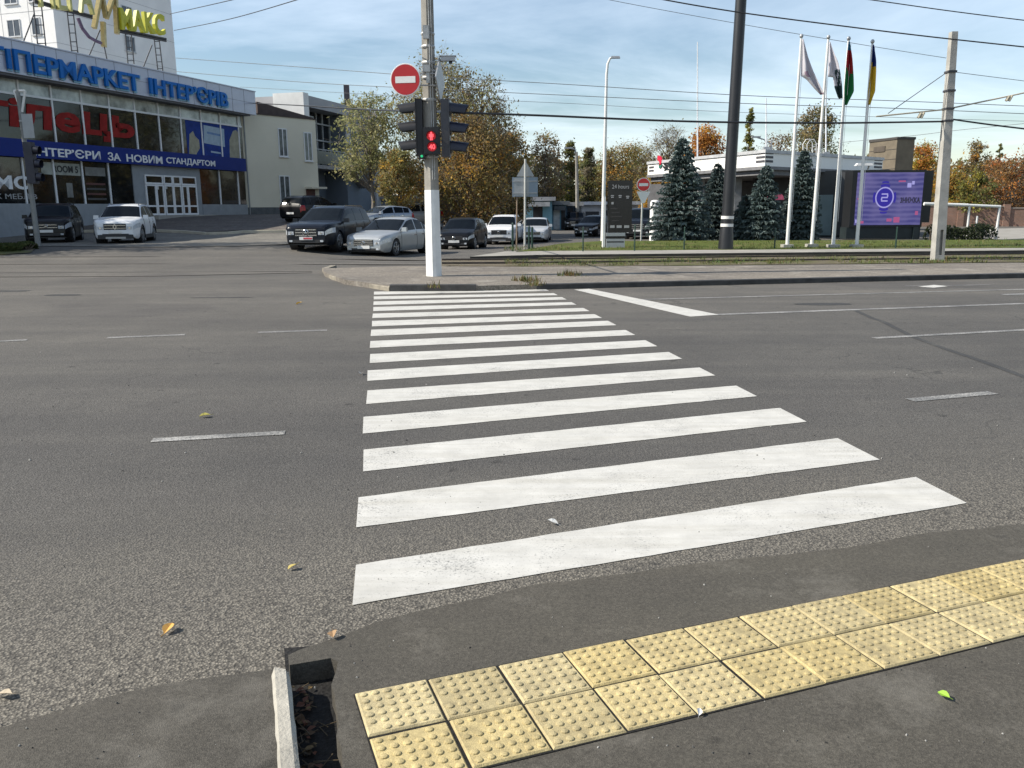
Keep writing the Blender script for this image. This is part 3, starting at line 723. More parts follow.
# interior light panel and banners seen behind the lower panes
mb = MB(); sa, sb = H.S(41,168,.07), H.S(80,170,.07); H.box(mb, sa, sb, H.Z((60,175)), H.Z((60,163)), .061, .075); o = mb.build('window_banner', mat('pale_banner', (.30,.31,.27), .6, var=.35, scale=2), hyp, local=False)
mb = MB(); text_on(mb, 'ROOM 5', H.P(H.S(53,170,.08), H.Z((60,172.5)), .076), H.d, (0,0,1), H.S(78,170,.08)-H.S(53,170,.08), H.Z((60,165.5))-H.Z((60,172.5)), .012, .03); mb.build('banner_lettering', mat('dark_ink', (.02,.02,.02), .6), o, local=False)
mb = MB(); H.box(mb, H.S(84,170), H.S(104,170), H.Z((95,176)), H.Z((95,167.5)), .061, .07); mb.build('window_card', mat('grey_card', (.17,.17,.16), .6, var=.3), hyp, local=False); mb = MB(); H.box(mb, H.S(66,190), H.S(72,190), H.Z((69,197.5)), H.Z((69,183)), .061, .07); mb.build('window_card', mat('grey_card', (.17,.17,.16), .6, var=.3), hyp, local=False)
mb = MB()
for k in range(4): H.box(mb, H.S(86,190), H.S(105,190), H.Z((95,185+k*5)), H.Z((95,183+k*5)), .061, .066, k % 2)
mb.build('window_display', [mat('display_red', (.09,.03,.025), .6), mat('display_grey', (.06,.06,.06), .6)], hyp, local=False)
mb = MB(); text_on(mb, 'MO', H.P(H.S(-4,190,.07), H.Z((14,189.5)), .065), H.d, (0,0,1), H.S(33,185,.07)-H.S(-4,185,.07), H.Z((14,175))-H.Z((14,189)), .02, .03); mb.build('window_lettering', mat('white_vinyl', (.72,.73,.74), .5), hyp, local=False); mb = MB()
text_on(mb, 'IX MEБЛIB', H.P(H.S(-7,197,.07), H.Z((14,199)), .065), H.d, (0,0,1), H.S(37,196,.07)-H.S(-7,196,.07), H.Z((14,193.5))-H.Z((14,199)), .02, .0)
mb.build('window_lettering', mat('grey_vinyl', (.34,.34,.34), .5), hyp, local=False)
# entrance: grey tiled portal and white double doors
mb = MB(); H.box(mb, port_a, port_b, -.3, zb0, -.03, .12); mb.build('entrance_portal', tile_grey, hyp, local=False)
mb = MB(); H.box(mb, port_a+.3, port_b-.2, -.2, zdoor-.01, .16, 1.5); mb.build('entrance_step', concrete, hyp, local=False)
ztr = zdoor + (zd1-zdoor)*.76
den = thing('entrance', None, None); den.parent = hyp; del_ = None
def pane_grid(name, a, b, z0, z1, parent, mid=None):
    mb = MB(); f = .09
    H.box(mb, a, a+f, z0, z1, .122, .2); H.box(mb, b-f, b, z0, z1, .122, .2); H.box(mb, a+f, b-f, z1-f, z1, .122, .2); H.box(mb, a+f, b-f, z0, z0+f*1.2, .122, .2)
    if mid: H.box(mb, a+f, b-f, mid-.05, mid+.05, .122, .2)
    o = mb.build(name, white_frame, parent, local=False)
    mb = MB(); H.box(mb, a+f*.9, b-f*.9, z0+f, z1-f*.9, .121, .15); mb.build('pane', glass_r, o, local=False); return o
bpy.data.objects.remove(den)
xs_ = [door_a + (door_b-door_a)*t for t in (0,.19,.335,.345,.52,.68,.69,.81,1)]
for a, b, nm in ((0,1,'door_leaf'),(1,2,'door_leaf'),(3,4,'fixed_light'),(4,5,'fixed_light'),(6,7,'door_leaf'),(7,8,'door_leaf')):
    pane_grid(nm, xs_[a]+.01, xs_[b]-.01, zdoor, ztr, hyp, zdoor+(ztr-zdoor)*.3)
for a, b in ((0,2),(3,4),(4,5),(6,8)): pane_grid('transom_light', xs_[a]+.01, xs_[b]-.01, ztr+.02, zd1, hyp)
mb = MB(); 
for x, y in ((155,187),(163.5,186.5)):
    mb = MB(); H.box(mb, H.S(x-1.6,y), H.S(x+1.6,y), H.Z((x,y+2.5)), H.Z((x,y-2.5)), .155, .16); mb.build('door_notice', mat('paper', (.55,.55,.52), .8), hyp, local=False)
mb = MB(); a = H.S(226, 90); H.box(mb, a, a+3.2, zf1+.06, zf1+.32, -3, -.5); mb.build('roof_hatch', mat('roof_felt', (.14,.14,.15), .9), hyp, local=False)

# ------------------------------------------------------------------ roof sign standing behind the parapet
RS = Facade(0, 44.7, 245, 64.2)
zr0 = zf1-.2
rsg = thing('roof_sign', 'yellow and gold letter sign on steel trestles above the hypermarket roof', 'roof sign', RS.P(RS.S(95,50), zr0))
yel = mat('yellow_letter', (.48,.47,.025), .5, var=.15); gold = mat('gold_letter', (.40,.32,.14), .35, metal=.5, var=.3, scale=4); steel_d = mat('dark_steel', (.05,.05,.055), .6, var=.3)
def rs_text(nm, body, xa, ya0, ya1, xb, yb0, m, bold=.03, dep=.25):
    sa, za = RS.hit(xa, ya0); sb, zb = RS.hit(xb, yb0); z1_ = RS.hit(xa, ya1)[1]
    up = Vector((0,0,1)); xd = (RS.P(sb, zb)-RS.P(sa, za)); wd = xd.length
    mb = MB(); text_on(mb, body, RS.P(sa, za), xd, up, wd, z1_-za, dep, bold); return mb.build(nm, m, rsg, local=False)
rs_text('yellow_lettering', 'MEГA', 38, 7, -30, 92, 15, mat('pale_yellow_outline', (.50,.47,.16), .45, var=.3), .0)
rs_text('yellow_lettering', 'MAKC', 119, 30, 8, 163, 36, yel, .03)
mb = MB()
def rs_bar(p, q, r=.05, n_=6, mi=0): mb.tube([RS.P(*RS.hit(*p), 0), RS.P(*RS.hit(*q), 0)], r, n_, mi)
for p, q in (((94,28),(101,-8)),((101,-8),(106,18)),((106,18),(115,-8)),((115,-8),(117,34)),((103,22),(104,47))): rs_bar(p, q, .17, 4)
mb.build('zigzag_emblem', gold, rsg, local=False)
mb = MB()
pts = [(78,18),(82,28),(89,37),(96,41),(101,43)]
for p, q in zip(pts, pts[1:]): rs_bar(p, q, .10)
mb.build('emblem_arc', mat('violet_arc', (.12,.08,.14), .5), rsg, local=False)
mb = MB()
for p, q in (((34,2),(92,18)),((34,0),(92,16)),((118,29),(166,39)),((118,31.5),(166,41))): rs_bar(p, q, .07)
def ladder(x0, x1, yt, dx, yb):
    rs_bar((x0,yt),(x0+dx,yb), .035); rs_bar((x1,yt),(x1+dx,yb), .035)
    for k in range(5):
        t = (k+.5)/5; y = yt+(yb-yt)*t; rs_bar((x0+dx*t,y),(x1+dx*t,y), .025)
ladder(33,41,2,5,48); ladder(67,73,11,5,55); ladder(125,131,31,3,64); ladder(154,159,38,4,72)
for p, q in (((34,14),(23,43)),((100,30),(89,56)),((152,45),(143,68)),((104,45),(107,60))): rs_bar(p, q, .035)
mb.build('trestle', steel_d, rsg, local=False)

# ------------------------------------------------------------------ tower block behind
TR = Facade(58.5, 80, 175.5, 95.5, 58)
tw = thing('tower_block', 'tall white panel tower block rising behind the hypermarket roof sign', 'apartment block', TR.P(2, 0))
tw_m = mat('tower_panel', (.82,.81,.79), .8, var=.1, scale=.35)
dep = 22; HT = 44
TL = Facade(0, 1, 1, 1); TL.d = TR.n.copy(); TL.o = TR.P(0, 0) - TR.n*dep; TL.n = Vector((TL.d.y, -TL.d.x, 0)); TL.L = dep
mb = MB(); TR.box(mb, 0, TR.L, -1, HT, -dep, 0)
for k in range(1, 16):
    z = k*2.8; TR.box(mb, .0, TR.L, z-.015, z+.015, 0, .012, 1)
    TL.box(mb, .0, dep, z-.015, z+.015, 0, .012, 1)
for k in range(1, 7): TL.box(mb, k*3.2-.02, k*3.2+.02, 0, HT, 0, .011, 1)
mb.build('wall', [tw_m, mat('panel_seam', (.40,.40,.40), .9)], tw, local=False)
win_f = mat('tower_window_frame', (.55,.56,.57), .5); win_g = mat('tower_pane', (.09,.10,.115), .08, var=.6, scale=.5)
def window(F, a, b, z0, z1, parent, frame=win_f, glass=win_g, sash=1, o=0.0):
    mb = MB(); f = .08
    F.box(mb, a, b, z0, z0+f, o+.004, o+.06); F.box(mb, a, b, z1-f, z1, o+.004, o+.06)
    for k in range(sash+2):
        x = a + (b-a-f)*k/(sash+1); F.box(mb, x, x+f, z0+f, z1-f, o+.004, o+.06)
    w_ = mb.build('window', frame, parent, local=False)
    mb = MB(); F.box(mb, a+f*.5, b-f*.5, z0+f*.5, z1-f*.5, o-.02, o+.03); mb.build('pane', glass, w_, local=False)
    mb = MB(); F.box(mb, a-.05, b+.05, z0-.06, z0-.001, o+.004, o+.12); mb.build('sill', frame, w_, local=False)
for r_ in range(5, 10):
    for c_ in (13.4, 16.6, 19.4): window(TL, c_, c_+(1.5 if c_ != 19.4 else 1.0), r_*2.8+.75, r_*2.8+2.25, tw)
    for c_ in (8.6,): window(TR, c_, c_+1.5, r_*2.8+.75, r_*2.8+2.25, tw)

# ------------------------------------------------------------------ beige annex
BG = Facade(246, 63.6, 319, 69.0)
beige = mat('beige_render', (.68,.64,.52), .85, var=.07, scale=.4, bmp=.1)
zt = BG.Z((246,112),(317,121.4)); zb_ = BG.Z((246,219),(318,219))
bgb = thing('annex', 'plain beige rendered annex with four narrow windows beside the hypermarket', 'building', BG.P(BG.L/2, zb_))
mb = MB(); BG.box(mb, 0, BG.L, zb_+.9, zt, -9, 0); mb.build('wall', beige, bgb, local=False)
mb = MB(); BG.box(mb, -.02, BG.L+.05, -.5, zb_+.9, -9.05, .06); mb.build('plinth', mat('dark_plinth', (.10,.11,.115), .8), bgb, local=False)
mb = MB(); a = BG.S(254, 105, -1); b = BG.S(310, 118, -1)
BG.poly(mb, [(a, zt), (a, BG.Z((254,102), off=-1)), (b, BG.Z((310,118), off=-1)), (b, zt)], -3, -.6); BG.box(mb, -.05, BG.L+.08, zt, zt+.07, -9, .08)
mb.build('roof', mat('brown_roof', (.07,.05,.045), .8), bgb, local=False)
for x0, x1, y0, y1 in ((278,287,156.5,128),(303.5,311.5,161,132)):
    window(BG, BG.S(x0,140), BG.S(x1,140), BG.Z((x0,y0)), BG.Z((x0,y1)), bgb, white_frame, mat('annex_pane', (.11,.13,.14), .08, var=.6), 1)
window(BG, BG.S(279.5,190), BG.S(290,190), BG.Z((285,204)), BG.Z((285,175.5)), bgb, white_frame, mat('annex_pane', (.11,.13,.14), .08, var=.6), 1)
mb = MB(); BG.box(mb, BG.S(306.5,200), BG.S(315,200), zb_+.1, BG.Z((310,189.5)), .004, .08); mb.build('door', mat('brown_door', (.10,.035,.028), .6), bgb, local=False)
mb = MB(); BG.box(mb, BG.S(305,190), BG.S(320,190), BG.Z((310,189)), BG.Z((310,187)), .004, .9); mb.build('door_canopy', beige, bgb, local=False)
mb = MB(); mb.tube([BG.P(.18, zb_+.3, .07), BG.P(.18, zt, .07)], .05, 8); mb.build('drainpipe', grey_metal, bgb, local=False)

# ------------------------------------------------------------------ dark building with glazed balcony
DB = Facade(311, 71, 379, 84)
dbl = thing('balcony_building', 'slate blue building with a glazed balcony and white corner pier', 'building', DB.P(5, 0))
slate = mat('slate_render', (.125,.15,.18), .8, var=.12, scale=.5); fas = mat('grey_fascia', (.33,.33,.34), .7, var=.12, scale=.5)
ztop = DB.Z((320,97),(350,108)); zfb = DB.Z((320,109),(345,116)); zbal = DB.Z((322,166),(344,166.5))
sA, sB = DB.S(312,150), DB.S(346,150); sE = DB.L
mb = MB(); DB.box(mb, 0, sA+(sB-sA), -.5, zbal-.3, -12, -2.2); DB.box(mb, sB, sE, -.5, zfb, -12, -.02); DB.box(mb, 0, sB, zbal-.3, zfb, -12, -1.6)
mb.build('wall', slate, dbl, local=False)
mb = MB(); DB.box(mb, -.2, sE, zfb, ztop, -12, .12); mb.build('fascia', fas, dbl, local=False)
mb = MB(); DB.box(mb, .05, sB-.05, zbal, zfb-.02, -1.58, -1.5); mb.build('balcony_glass', dark_glass, dbl, local=False)
mb = MB()
for x in (317,323,330): DB.box(mb, DB.S(x,140,-1.4), DB.S(x,140,-1.4)+.12, zbal, zfb-.02, -1.49, -1.38)
for y in (127,143): z = DB.Z((330,y), off=-1.4); DB.box(mb, .05, DB.S(333,140,-1.4), z, z+.12, -1.37, -1.3)
mb.build('glazing_bars', mat('dull_frame', (.35,.36,.36), .5), dbl, local=False)
mb = MB(); DB.box(mb, -.1, sB, zbal-.3, zbal-.002, -1.59, .1); mb.build('balcony_slab', mat('slab_grey', (.28,.27,.26), .8), dbl, local=False)
mb = MB(); zr = zbal+1.25
for k in range(12): a = sA+(sB-sA)*k/11; DB.box(mb, a-.02, a+.02, zbal, zr, .0, .04)
DB.box(mb, sA, sB, zr, zr+.07, -.01, .05); DB.box(mb, sA, sB, zbal+.1, zr-.1, .05, .06, 1)
mb.build('railing', [mat('dull_frame', (.35,.36,.36), .5), mat('railing_glass', (.06,.075,.075), .2, spec=.6)], dbl, local=False)
mb = MB(); a = DB.hit(345,167); b = DB.hit(360,183); DB.poly(mb, [a, (a[0], a[1]-.5), (b[0], b[1]-.5), b], .0, .9); mb.build('stair_soffit', mat('slab_grey', (.28,.27,.26), .8), dbl, local=False)
mb = MB(); DB.box(mb, DB.S(374,190), DB.S(378.5,190), 0, DB.Z((376,155)), -.01, .25); mb.build('pilaster', mat('pale_pilaster', (.40,.40,.41), .8), dbl, local=False); mb = MB(); DB.box(mb, DB.S(346,140), DB.S(350,140), zbal, zfb-.01, -.019, .06); mb.build('pilaster', mat('pale_pilaster', (.40,.40,.41), .8), dbl, local=False)
pz0, pz1 = DB.Z((310,121), off=.3), DB.Z((316,95.5), off=.3)
mb = MB(); DB.box(mb, -1.05, -.21, pz0-4, pz1, -2.4, .35); mb.build('corner_pier', white_pt, dbl, local=False)
mb = MB(); DB.box(mb, -9.5, -1.06, pz0-4, pz1-.9, -14, -2.5); mb.build('rear_wing', mat('pale_rear_wall', (.45,.42,.40), .8), dbl, local=False)
fl = D(347, 100, 92); mb = MB(); mb.lathe([(.32,0),(.30,14.9-.0)], (fl.x, fl.y, 0), None, 12); ch = mb.build('chimney', mat('rusty_flue', (.10,.08,.085), .7), None)
ch.data.transform(Matrix.Scale((D(347,85,92).z)/14.9, 4, (0,0,1)))
tag(ch, 'thin dark flue pipe rising behind the slate blue building', 'chimney')
# ------------------------------------------------------------------ cars
tyre_m = mat('tyre_rubber', (.015,.015,.016), .8, var=.3); rim_m = mat('alloy_rim', (.36,.37,.38), .35, metal=.7, var=.2)
chrome = mat('chrome', (.62,.63,.64), .15, metal=1.0, var=.05); lamp_m = mat('headlamp_glass', (.50,.53,.56), .08, var=.35, scale=20, spec=.8)
plate_m = mat('number_plate', (.66,.66,.64), .5, var=.1); cargl = mat('car_glass', (.006,.008,.010), .05, var=.3, spec=.09); trim = mat('dark_trim', (.02,.02,.022), .55, var=.3)
red_lamp = mat('tail_lamp', (.30,.012,.012), .2)
STY = {   # (x, z) of the middle line as shares of length and height, front to rear; then windscreen and rear window spans
 'suv': dict(key=[(.5,.50),(.488,.555),(.45,.60),(.36,.63),(.235,.655),(.055,.945),(.0,.98),(-.14,1.0),(-.37,.975),(-.43,.94),(-.482,.68),(-.492,.62),(-.5,.50)], ws=(.228,.062), rw=(-.436,-.478), pil=(-.085,-.275), end=-.415, belt=(.595,.635), clr=.125, r=.212),
 'hatch': dict(key=[(.5,.44),(.487,.515),(.44,.565),(.36,.60),(.275,.645),(.075,.945),(.0,.985),(-.12,1.0),(-.33,.955),(-.40,.90),(-.476,.66),(-.49,.60),(-.5,.48)], ws=(.268,.082), rw=(-.405,-.472), pil=(-.06,-.255), end=-.375, belt=(.60,.645), clr=.115, r=.215),
 'sedan': dict(key=[(.5,.44),(.488,.51),(.45,.56),(.36,.60),(.225,.65),(.035,.95),(-.03,.985),(-.11,1.0),(-.19,.965),(-.355,.735),(-.385,.715),(-.48,.69),(-.492,.64),(-.5,.50)], ws=(.218,.042), rw=(-.197,-.345), pil=(-.085,-.235), end=-.285, belt=(.605,.65), clr=.11, r=.222),
 'wagon': dict(key=[(.5,.44),(.488,.51),(.45,.56),(.36,.60),(.225,.645),(.04,.945),(-.02,.985),(-.14,1.0),(-.37,.965),(-.42,.93),(-.482,.66),(-.492,.61),(-.5,.48)], ws=(.218,.047), rw=(-.426,-.478), pil=(-.085,-.26), end=-.40, belt=(.605,.645), clr=.11, r=.22)}
def car(label, kind, L, W, Hh, paint, loc, head, group, rails=False, cladding=False, grille='chrome', plate=True, badge=None, name='parked_car', cat='car', detail=True, red_plate=False):
    S_ = STY[kind]; hw = W/2; rz = math.atan2(head[1], head[0])
    t = thing(name, label, cat, loc, rz, group)
    key = S_['key']; r = S_['r']*Hh; ra = r*1.13; wx = (.305*L, -.295*L); cl = S_['clr']*Hh
    def ztop(x):
        u = x/L
        for (a, za), (b, zb) in zip(key, key[1:]):
            if b <= u <= a: return Hh*(za+(zb-za)*(a-u)/(a-b))
        return Hh*key[-1][1]
    def zsm(x): return (ztop(x)*2+ztop(min(.5*L, x+.05))+ztop(max(-.5*L, x-.05)))/4
    def width(x):
        d1, d2 = .5*L-x, x+.5*L; k = 1.0
        if d1 < .75: k -= .235*(1-d1/.75)**2.6
        if d2 < .55: k -= .17*(1-d2/.55)**2.6
        return hw*k
    def zlow(x):
        z = cl + (.07*Hh*(1-(.5*L-abs(x))/.30)**2 if .5*L-abs(x) < .30 else 0)
        for w_ in wx:
            d = abs(x-w_)
            if d < ra: z = max(z, r+math.sqrt(ra*ra-d*d)-.01)
        return z
    bf, br = S_['belt']
    def belt(x):
        u = (.5-x/L); return min(zsm(x)-.025*Hh, Hh*(bf+(br-bf)*u))
    st = sorted(set([k*L for k, _ in key] + [L*(-.5+i/64) for i in range(65)] + [w_+ra*c for w_ in wx for c in (-.999,-.97,-.88,-.7,-.4,0,.4,.7,.88,.97,.999)] + [S_['ws'][0]*L, S_['ws'][1]*L, S_['rw'][0]*L, S_['rw'][1]*L, S_['end']*L] + [p*L+q for p in S_['pil'] for q in (-.045,.045)]))
    rows = 13; vs = []
    for x in st:
        w_ = width(x); zt = zsm(x); zb = belt(x); lo = min(zlow(x), zb-.05)
        cab = max(0.0, zt-zb-.03*Hh); wt = max(w_*.60, w_*.945-.33*cab)-.02
        base = cl
        def zz_(f): return max(lo+.012*f*10*.5, base+(zb-base)*f)
        half = [(w_*.90, lo), (w_*.965, max(lo+.004, base+(zb-base)*.10)), (w_*.992, max(lo+.008, base+(zb-base)*.32)), (w_*1.0, max(lo+.012, base+(zb-base)*.60)), (w_*.992, max(lo+.016, base+(zb-base)*.84)), (w_*.955, zb)]
        s1 = .10; half += [(w_*.955+(wt-w_*.955)*s1, zb+(zt-zb)*s1*.8), (w_*.955+(wt-w_*.955)*.52, zb+(zt-.03-zb)*.55), (w_*.955+(wt-w_*.955)*.90, zb+(zt-.04-zb)*.90), (wt*.955, zt-.035*min(1, cab*3+.4)), (wt*.80, zt-.012), (wt*.42, zt+.002), (0, zt+.006)]
        vs.append(half)
    # faces sorted into paint and panes
    body, panes = MB(), {'windshield': MB(), 'rear_window': MB(), 'side_window': {1: [MB(), MB(), MB()], -1: [MB(), MB(), MB()]}}
    lamps = {('headlight',1): MB(), ('headlight',-1): MB(), ('tail_light',1): MB(), ('tail_light',-1): MB()}
    ns = len(st); bv = []
    for i in range(ns):
        for y, z in vs[i]: bv.append((st[i], y, z))
        for y, z in vs[i][:-1]: bv.append((st[i], -y, z))
    stride = rows*2-1
    def vid(i, k, sg): return i*stride + (k if sg > 0 or k == rows-1 else rows+k)
    bf_ = []; wsa, wsb = S_['ws']; rwa, rwb = S_['rw']; p1, p2 = S_['pil']
    for i in range(ns-1):
        xm = (st[i]+st[i+1])/2/L
        for k in range(rows-1):
            for sg in (1, -1):
                q = (vid(i,k,sg), vid(i+1,k,sg), vid(i+1,k+1,sg), vid(i,k+1,sg))
                if sg > 0: q = q[::-1]
                bf_.append(q)
                pts = [Vector(bv[a]) for a in q]
                n_ = (pts[1]-pts[0]).cross(pts[3]-pts[0]); n_ = n_.normalized() if n_.length > 1e-9 else Vector((0,sg,0))
                up = [p + n_*.006 for p in pts]
                if wsb < xm < wsa and k >= 9: panes['windshield'].face(up)
                elif rwb < xm < rwa and k >= 9: panes['rear_window'].face(up)
                elif S_['end'] < xm < wsa-.02 and 6 <= k < 8 and abs(xm-p1)*L > .045 and abs(xm-p2)*L > .03 and min(p.z for p in pts) > belt(xm*L)+.01:
                    panes['side_window'][sg][0 if xm > p1 else (1 if xm > p2 else 2)].face(up)
                hl0 = .5*L-.52
                if xm*L > hl0 and xm*L < .5*L-.012 and k == 3: lamps[('headlight',sg)].face([p + n_*.008 for p in pts])
                if xm*L < -.5*L+.30 and k in (3,4) and kind != 'none': lamps[('tail_light',sg)].face([p + n_*.008 for p in pts])
    cap = lambda i: [vid(i,k,1) for k in range(rows)] + [vid(i,k,-1) for k in range(rows-2,-1,-1)]
    bf_.append(tuple(cap(ns-1))); bf_.append(tuple(cap(0)[::-1]))
    body.mesh(bv, bf_); bo = body.build('body', paint, t, smooth=42)
    for nm in ('windshield','rear_window'): panes[nm].build(nm, cargl, t, smooth=60)
    for sg in (1,-1):
        for m_ in panes['side_window'][sg]:
            if m_.f: m_.build('side_window', cargl, t, smooth=60)
    xf = .5*L; zt_ = zsm(xf*.999); zb = belt(xf*.99); z3 = cl+(zb-cl)*.60; z4 = cl+(zb-cl)*.84; wf = width(xf)
    for sg in (1,-1):
        m_ = lamps[('headlight',sg)]
        m_.box((xf+.004, sg*wf*.80, (z3+z4)/2), (.012, wf*.30, (z4-z3)*.8)); hl = m_.build('headlight', lamp_m, t)
        if detail: mb = MB(); mb.lathe([(.045,0),(.04,.01)], (xf+.011, sg*wf*.80, (z3+z4)/2), (1,0,0), 12); mb.build('lens', chrome, hl)
        lamps[('tail_light',sg)].build('tail_light', red_lamp, t)
        mb = MB(); xa = (S_['ws'][0]-.035)*L; zb_ = belt(xa); mb.box((xa, sg*(hw+.07), zb_+.09), (.13,.22,.16), taper=.85); mb.tube([(xa, sg*hw*.93, zb_+.03), (xa, sg*(hw+.03), zb_+.06)], .03, 5); mb.build('wing_mirror', paint, t, smooth=50)
        if detail:
            mb = MB()
            for xh in (p1*L+.16, p2*L+.16): mb.box((xh, sg*hw*.995, cl+(belt(xh)-cl)*.80), (.2,.04,.03))
            mb.build('door_handle', chrome if paint not in (p_black,) else trim, t)
            for xh in (wx[0]-ra-.10, p1*L, p2*L+.02):
                mb = MB(); w_ = width(xh); lo = zlow(xh); zb_ = belt(xh); pts = [(xh, sg*w_*k_, max(lo, cl+(zb_-cl)*f)) for k_, f in ((.968,.10),(.996,.32),(1.004,.60),(.996,.84),(.959,1.0))]
                mb.tube(pts, .007, 4); mb.build('door_gap', trim, t)
        if rails:
            mb = MB(); xr = [S_['ws'][1]*L-.15, S_['ws'][1]*L-.3, S_['rw'][0]*L+.3, S_['rw'][0]*L+.15]
            yr = lambda x: sg*(max(width(x)*.60, width(x)*.945-.33*max(0, zsm(x)-belt(x)-.03*Hh))-.02)*.90
            mb.tube([(xr[0], yr(xr[0]), zsm(xr[0])-.03), (xr[1], yr(xr[1]), zsm(xr[1])+.03), (xr[2], yr(xr[2]), zsm(xr[2])+.03), (xr[3], yr(xr[3]), zsm(xr[3])-.03)], .02, 5); mb.build('roof_rail', trim if rails == 'black' else chrome, t)
        for w_ in wx:
            ax = (0, sg, 0); c_ = (w_, sg*(hw*.985-.115), r)
            mb = MB(); mb.lathe([(r*.62,.085),(r*.66,.108),(r*.93,.108),(r,.085),(r,-.10),(r*.9,-.12)], c_, ax, 24); wh = mb.build('wheel', tyre_m, t, smooth=40)
            mb = MB(); mb.lathe([(r*.67,.107),(r*.63,.116),(r*.60,.10)], c_, ax, 24, cap=False)
            for k in range(5):
                a = 2*math.pi*k/5+.3; dv = Vector((math.cos(a), 0, math.sin(a))); mb.tube([Vector(c_)+Vector(ax)*.108+dv*r*.08, Vector(c_)+Vector(ax)*.106+dv*r*.62], [r*.12, r*.09], 4)
            mb.lathe([(r*.16,.10),(r*.14,.122)], c_, ax, 10); mb.build('rim', rim_m, wh, smooth=40)
            mb = MB(); mb.lathe([(ra*.995, sg*0+.02),(ra*.995,-.30),(.02,-.301)], (w_, sg*(hw*.985-.03), r), ax, 24, cap=False); mb.build('wheel_well', black_pl, t)
            mb = MB(); mb.box((w_, sg*(hw-.34), cl+.1), (2*ra, .02, .3)); 
    mb = MB(); mb.box((0,0,cl+.035), (L*.93, W*.78, .05)); mb.build('underbody', black_pl, t)
    # front: grille, badge, intake, plate
    gz0, gz1 = cl+(zb-cl)*(.50 if grille == 'chrome' else .60), zt_-.02*Hh; gw = wf*(1.16 if grille == 'chrome' else 1.24)
    mb = MB(); mb.box((xf+.002, 0, (gz0+gz1)/2), (.016, gw, gz1-gz0)); gr = mb.build('grille', trim, t)
    if grille in ('chrome','wing'):
        mb = MB()
        for k in range(3 if grille == 'chrome' else 2): mb.box((xf+.016, 0, gz0+(gz1-gz0)*(k+.6)/(3 if grille == 'chrome' else 2.2)), (.016, gw*(.98-.03*k), .03 if grille == 'chrome' else .018))
        mb.build('grille_bar', chrome, gr)
    zb_ = (gz0+gz1)/2
    if badge:
        mb = MB()
        if badge == 'star':
            mb.lathe([(.105,0),(.125,.012),(.105,.024)], (xf+.024,0,zb_), (1,0,0), 18, cap=False)
            for k in range(3): a = math.pi/2+2*math.pi*k/3; mb.tube([(xf+.034,0,zb_),(xf+.034,math.cos(a)*.11,zb_+math.sin(a)*.11)], [.022,.006], 4)
        elif badge == 'diamond':
            for p, q in (((0,.11),(.065,0)),((.065,0),(0,-.11)),((0,-.11),(-.065,0)),((-.065,0),(0,.11))): mb.tube([(xf+.028,p[0],zb_+p[1]),(xf+.028,q[0],zb_+q[1])], .018, 4)
        else:
            mb.lathe([(.06,0),(.075,.012),(.06,.024)], (xf+.024,0,zb_), (1,0,0), 16, cap=False); mb.box((xf+.034,0,zb_),(.012,.1,.02))
        mb.build('badge', chrome, gr)
    iz0, iz1 = cl+.06*Hh, cl+(zb-cl)*.34
    mb = MB(); mb.box((xf+.001, 0, (iz0+iz1)/2), (.014, wf*1.45, iz1-iz0)); mb.build('lower_intake', trim, t)
    for sg in (1,-1):
        mb = MB(); mb.box((xf+.006, sg*wf*.82, (iz0+iz1)/2+.01), (.014, wf*.16, .07)); mb.build('fog_lamp', lamp_m, t)
    if cladding:
        mb = MB(); mb.box((xf-.09, 0, cl+.055*Hh), (.21, wf*1.95, .10*Hh))
        for sg in (-1, 1): mb.box((0.0, sg*(hw*.985), cl+.045*Hh), (wx[0]-wx[1]-2*ra-.05, .05, .09*Hh))
        mb.build('cladding', trim, t)
        for sg in (-1, 1):
            for w_ in wx:
                mb = MB(); n_ = 14; pv = []
                for i in range(n_+1):
                    a = math.pi*i/n_
                    for rr_ in (ra*.985, ra*1.14): pv += [(w_+math.cos(a)*rr_, sg*(hw*.97), r+math.sin(a)*rr_), (w_+math.cos(a)*rr_, sg*(hw*1.012), r+math.sin(a)*rr_)]
                mb.mesh(pv, [f for i in range(n_) for f in ((i*4,i*4+4,i*4+5,i*4+1),(i*4+1,i*4+5,i*4+7,i*4+3),(i*4+3,i*4+7,i*4+6,i*4+2))]); mb.build('arch_trim', trim, t)
        mb = MB(); mb.box((xf+.022, 0, cl+.03*Hh), (.02, wf*1.1, .045*Hh)); mb.build('skid_plate', rim_m, t)
    if plate:
        mb = MB(); zp = (iz1+gz0)/2 if gz0-iz1 > .02 else iz1
        mb.box((xf+.024, 0, zp), (.012, .52, .115)); p_ = mb.build('number_plate', plate_m, t)
        if red_plate:
            mb = MB(); mb.box((xf+.033, .07, zp), (.008, .34, .06)); mb.build('plate_mark', mat('plate_red', (.45,.05,.06), .5), p_)
    mb = MB(); mb.box((-.5*L-.008, 0, cl+(belt(-.5*L)-cl)*.55), (.012, .52, .115)); mb.build('number_plate', plate_m, t)
    return t
def paint(nm, col, metal=.0, rough=.28): return mat(nm, col, rough, metal=metal, var=.06, scale=2, coat=.18 if sum(col) > .1 else .08, spec=.3 if sum(col) > .1 else .22)
p_black = paint('black_paint', (.006,.0065,.008)); p_white = paint('white_car_paint', (.66,.67,.68)); p_silver = paint('silver_paint', (.40,.415,.42), .45, .32)
p_navy = paint('navy_paint', (.006,.008,.013)); p_grey = paint('grey_paint', (.16,.17,.18), .3); p_maroon = paint('dark_maroon_paint', (.008,.007,.008)); p_bluegrey = paint('blue_silver_paint', (.30,.33,.37), .45)
Q = 'cars waiting in the side street'; PK = 'cars parked by the hypermarket'
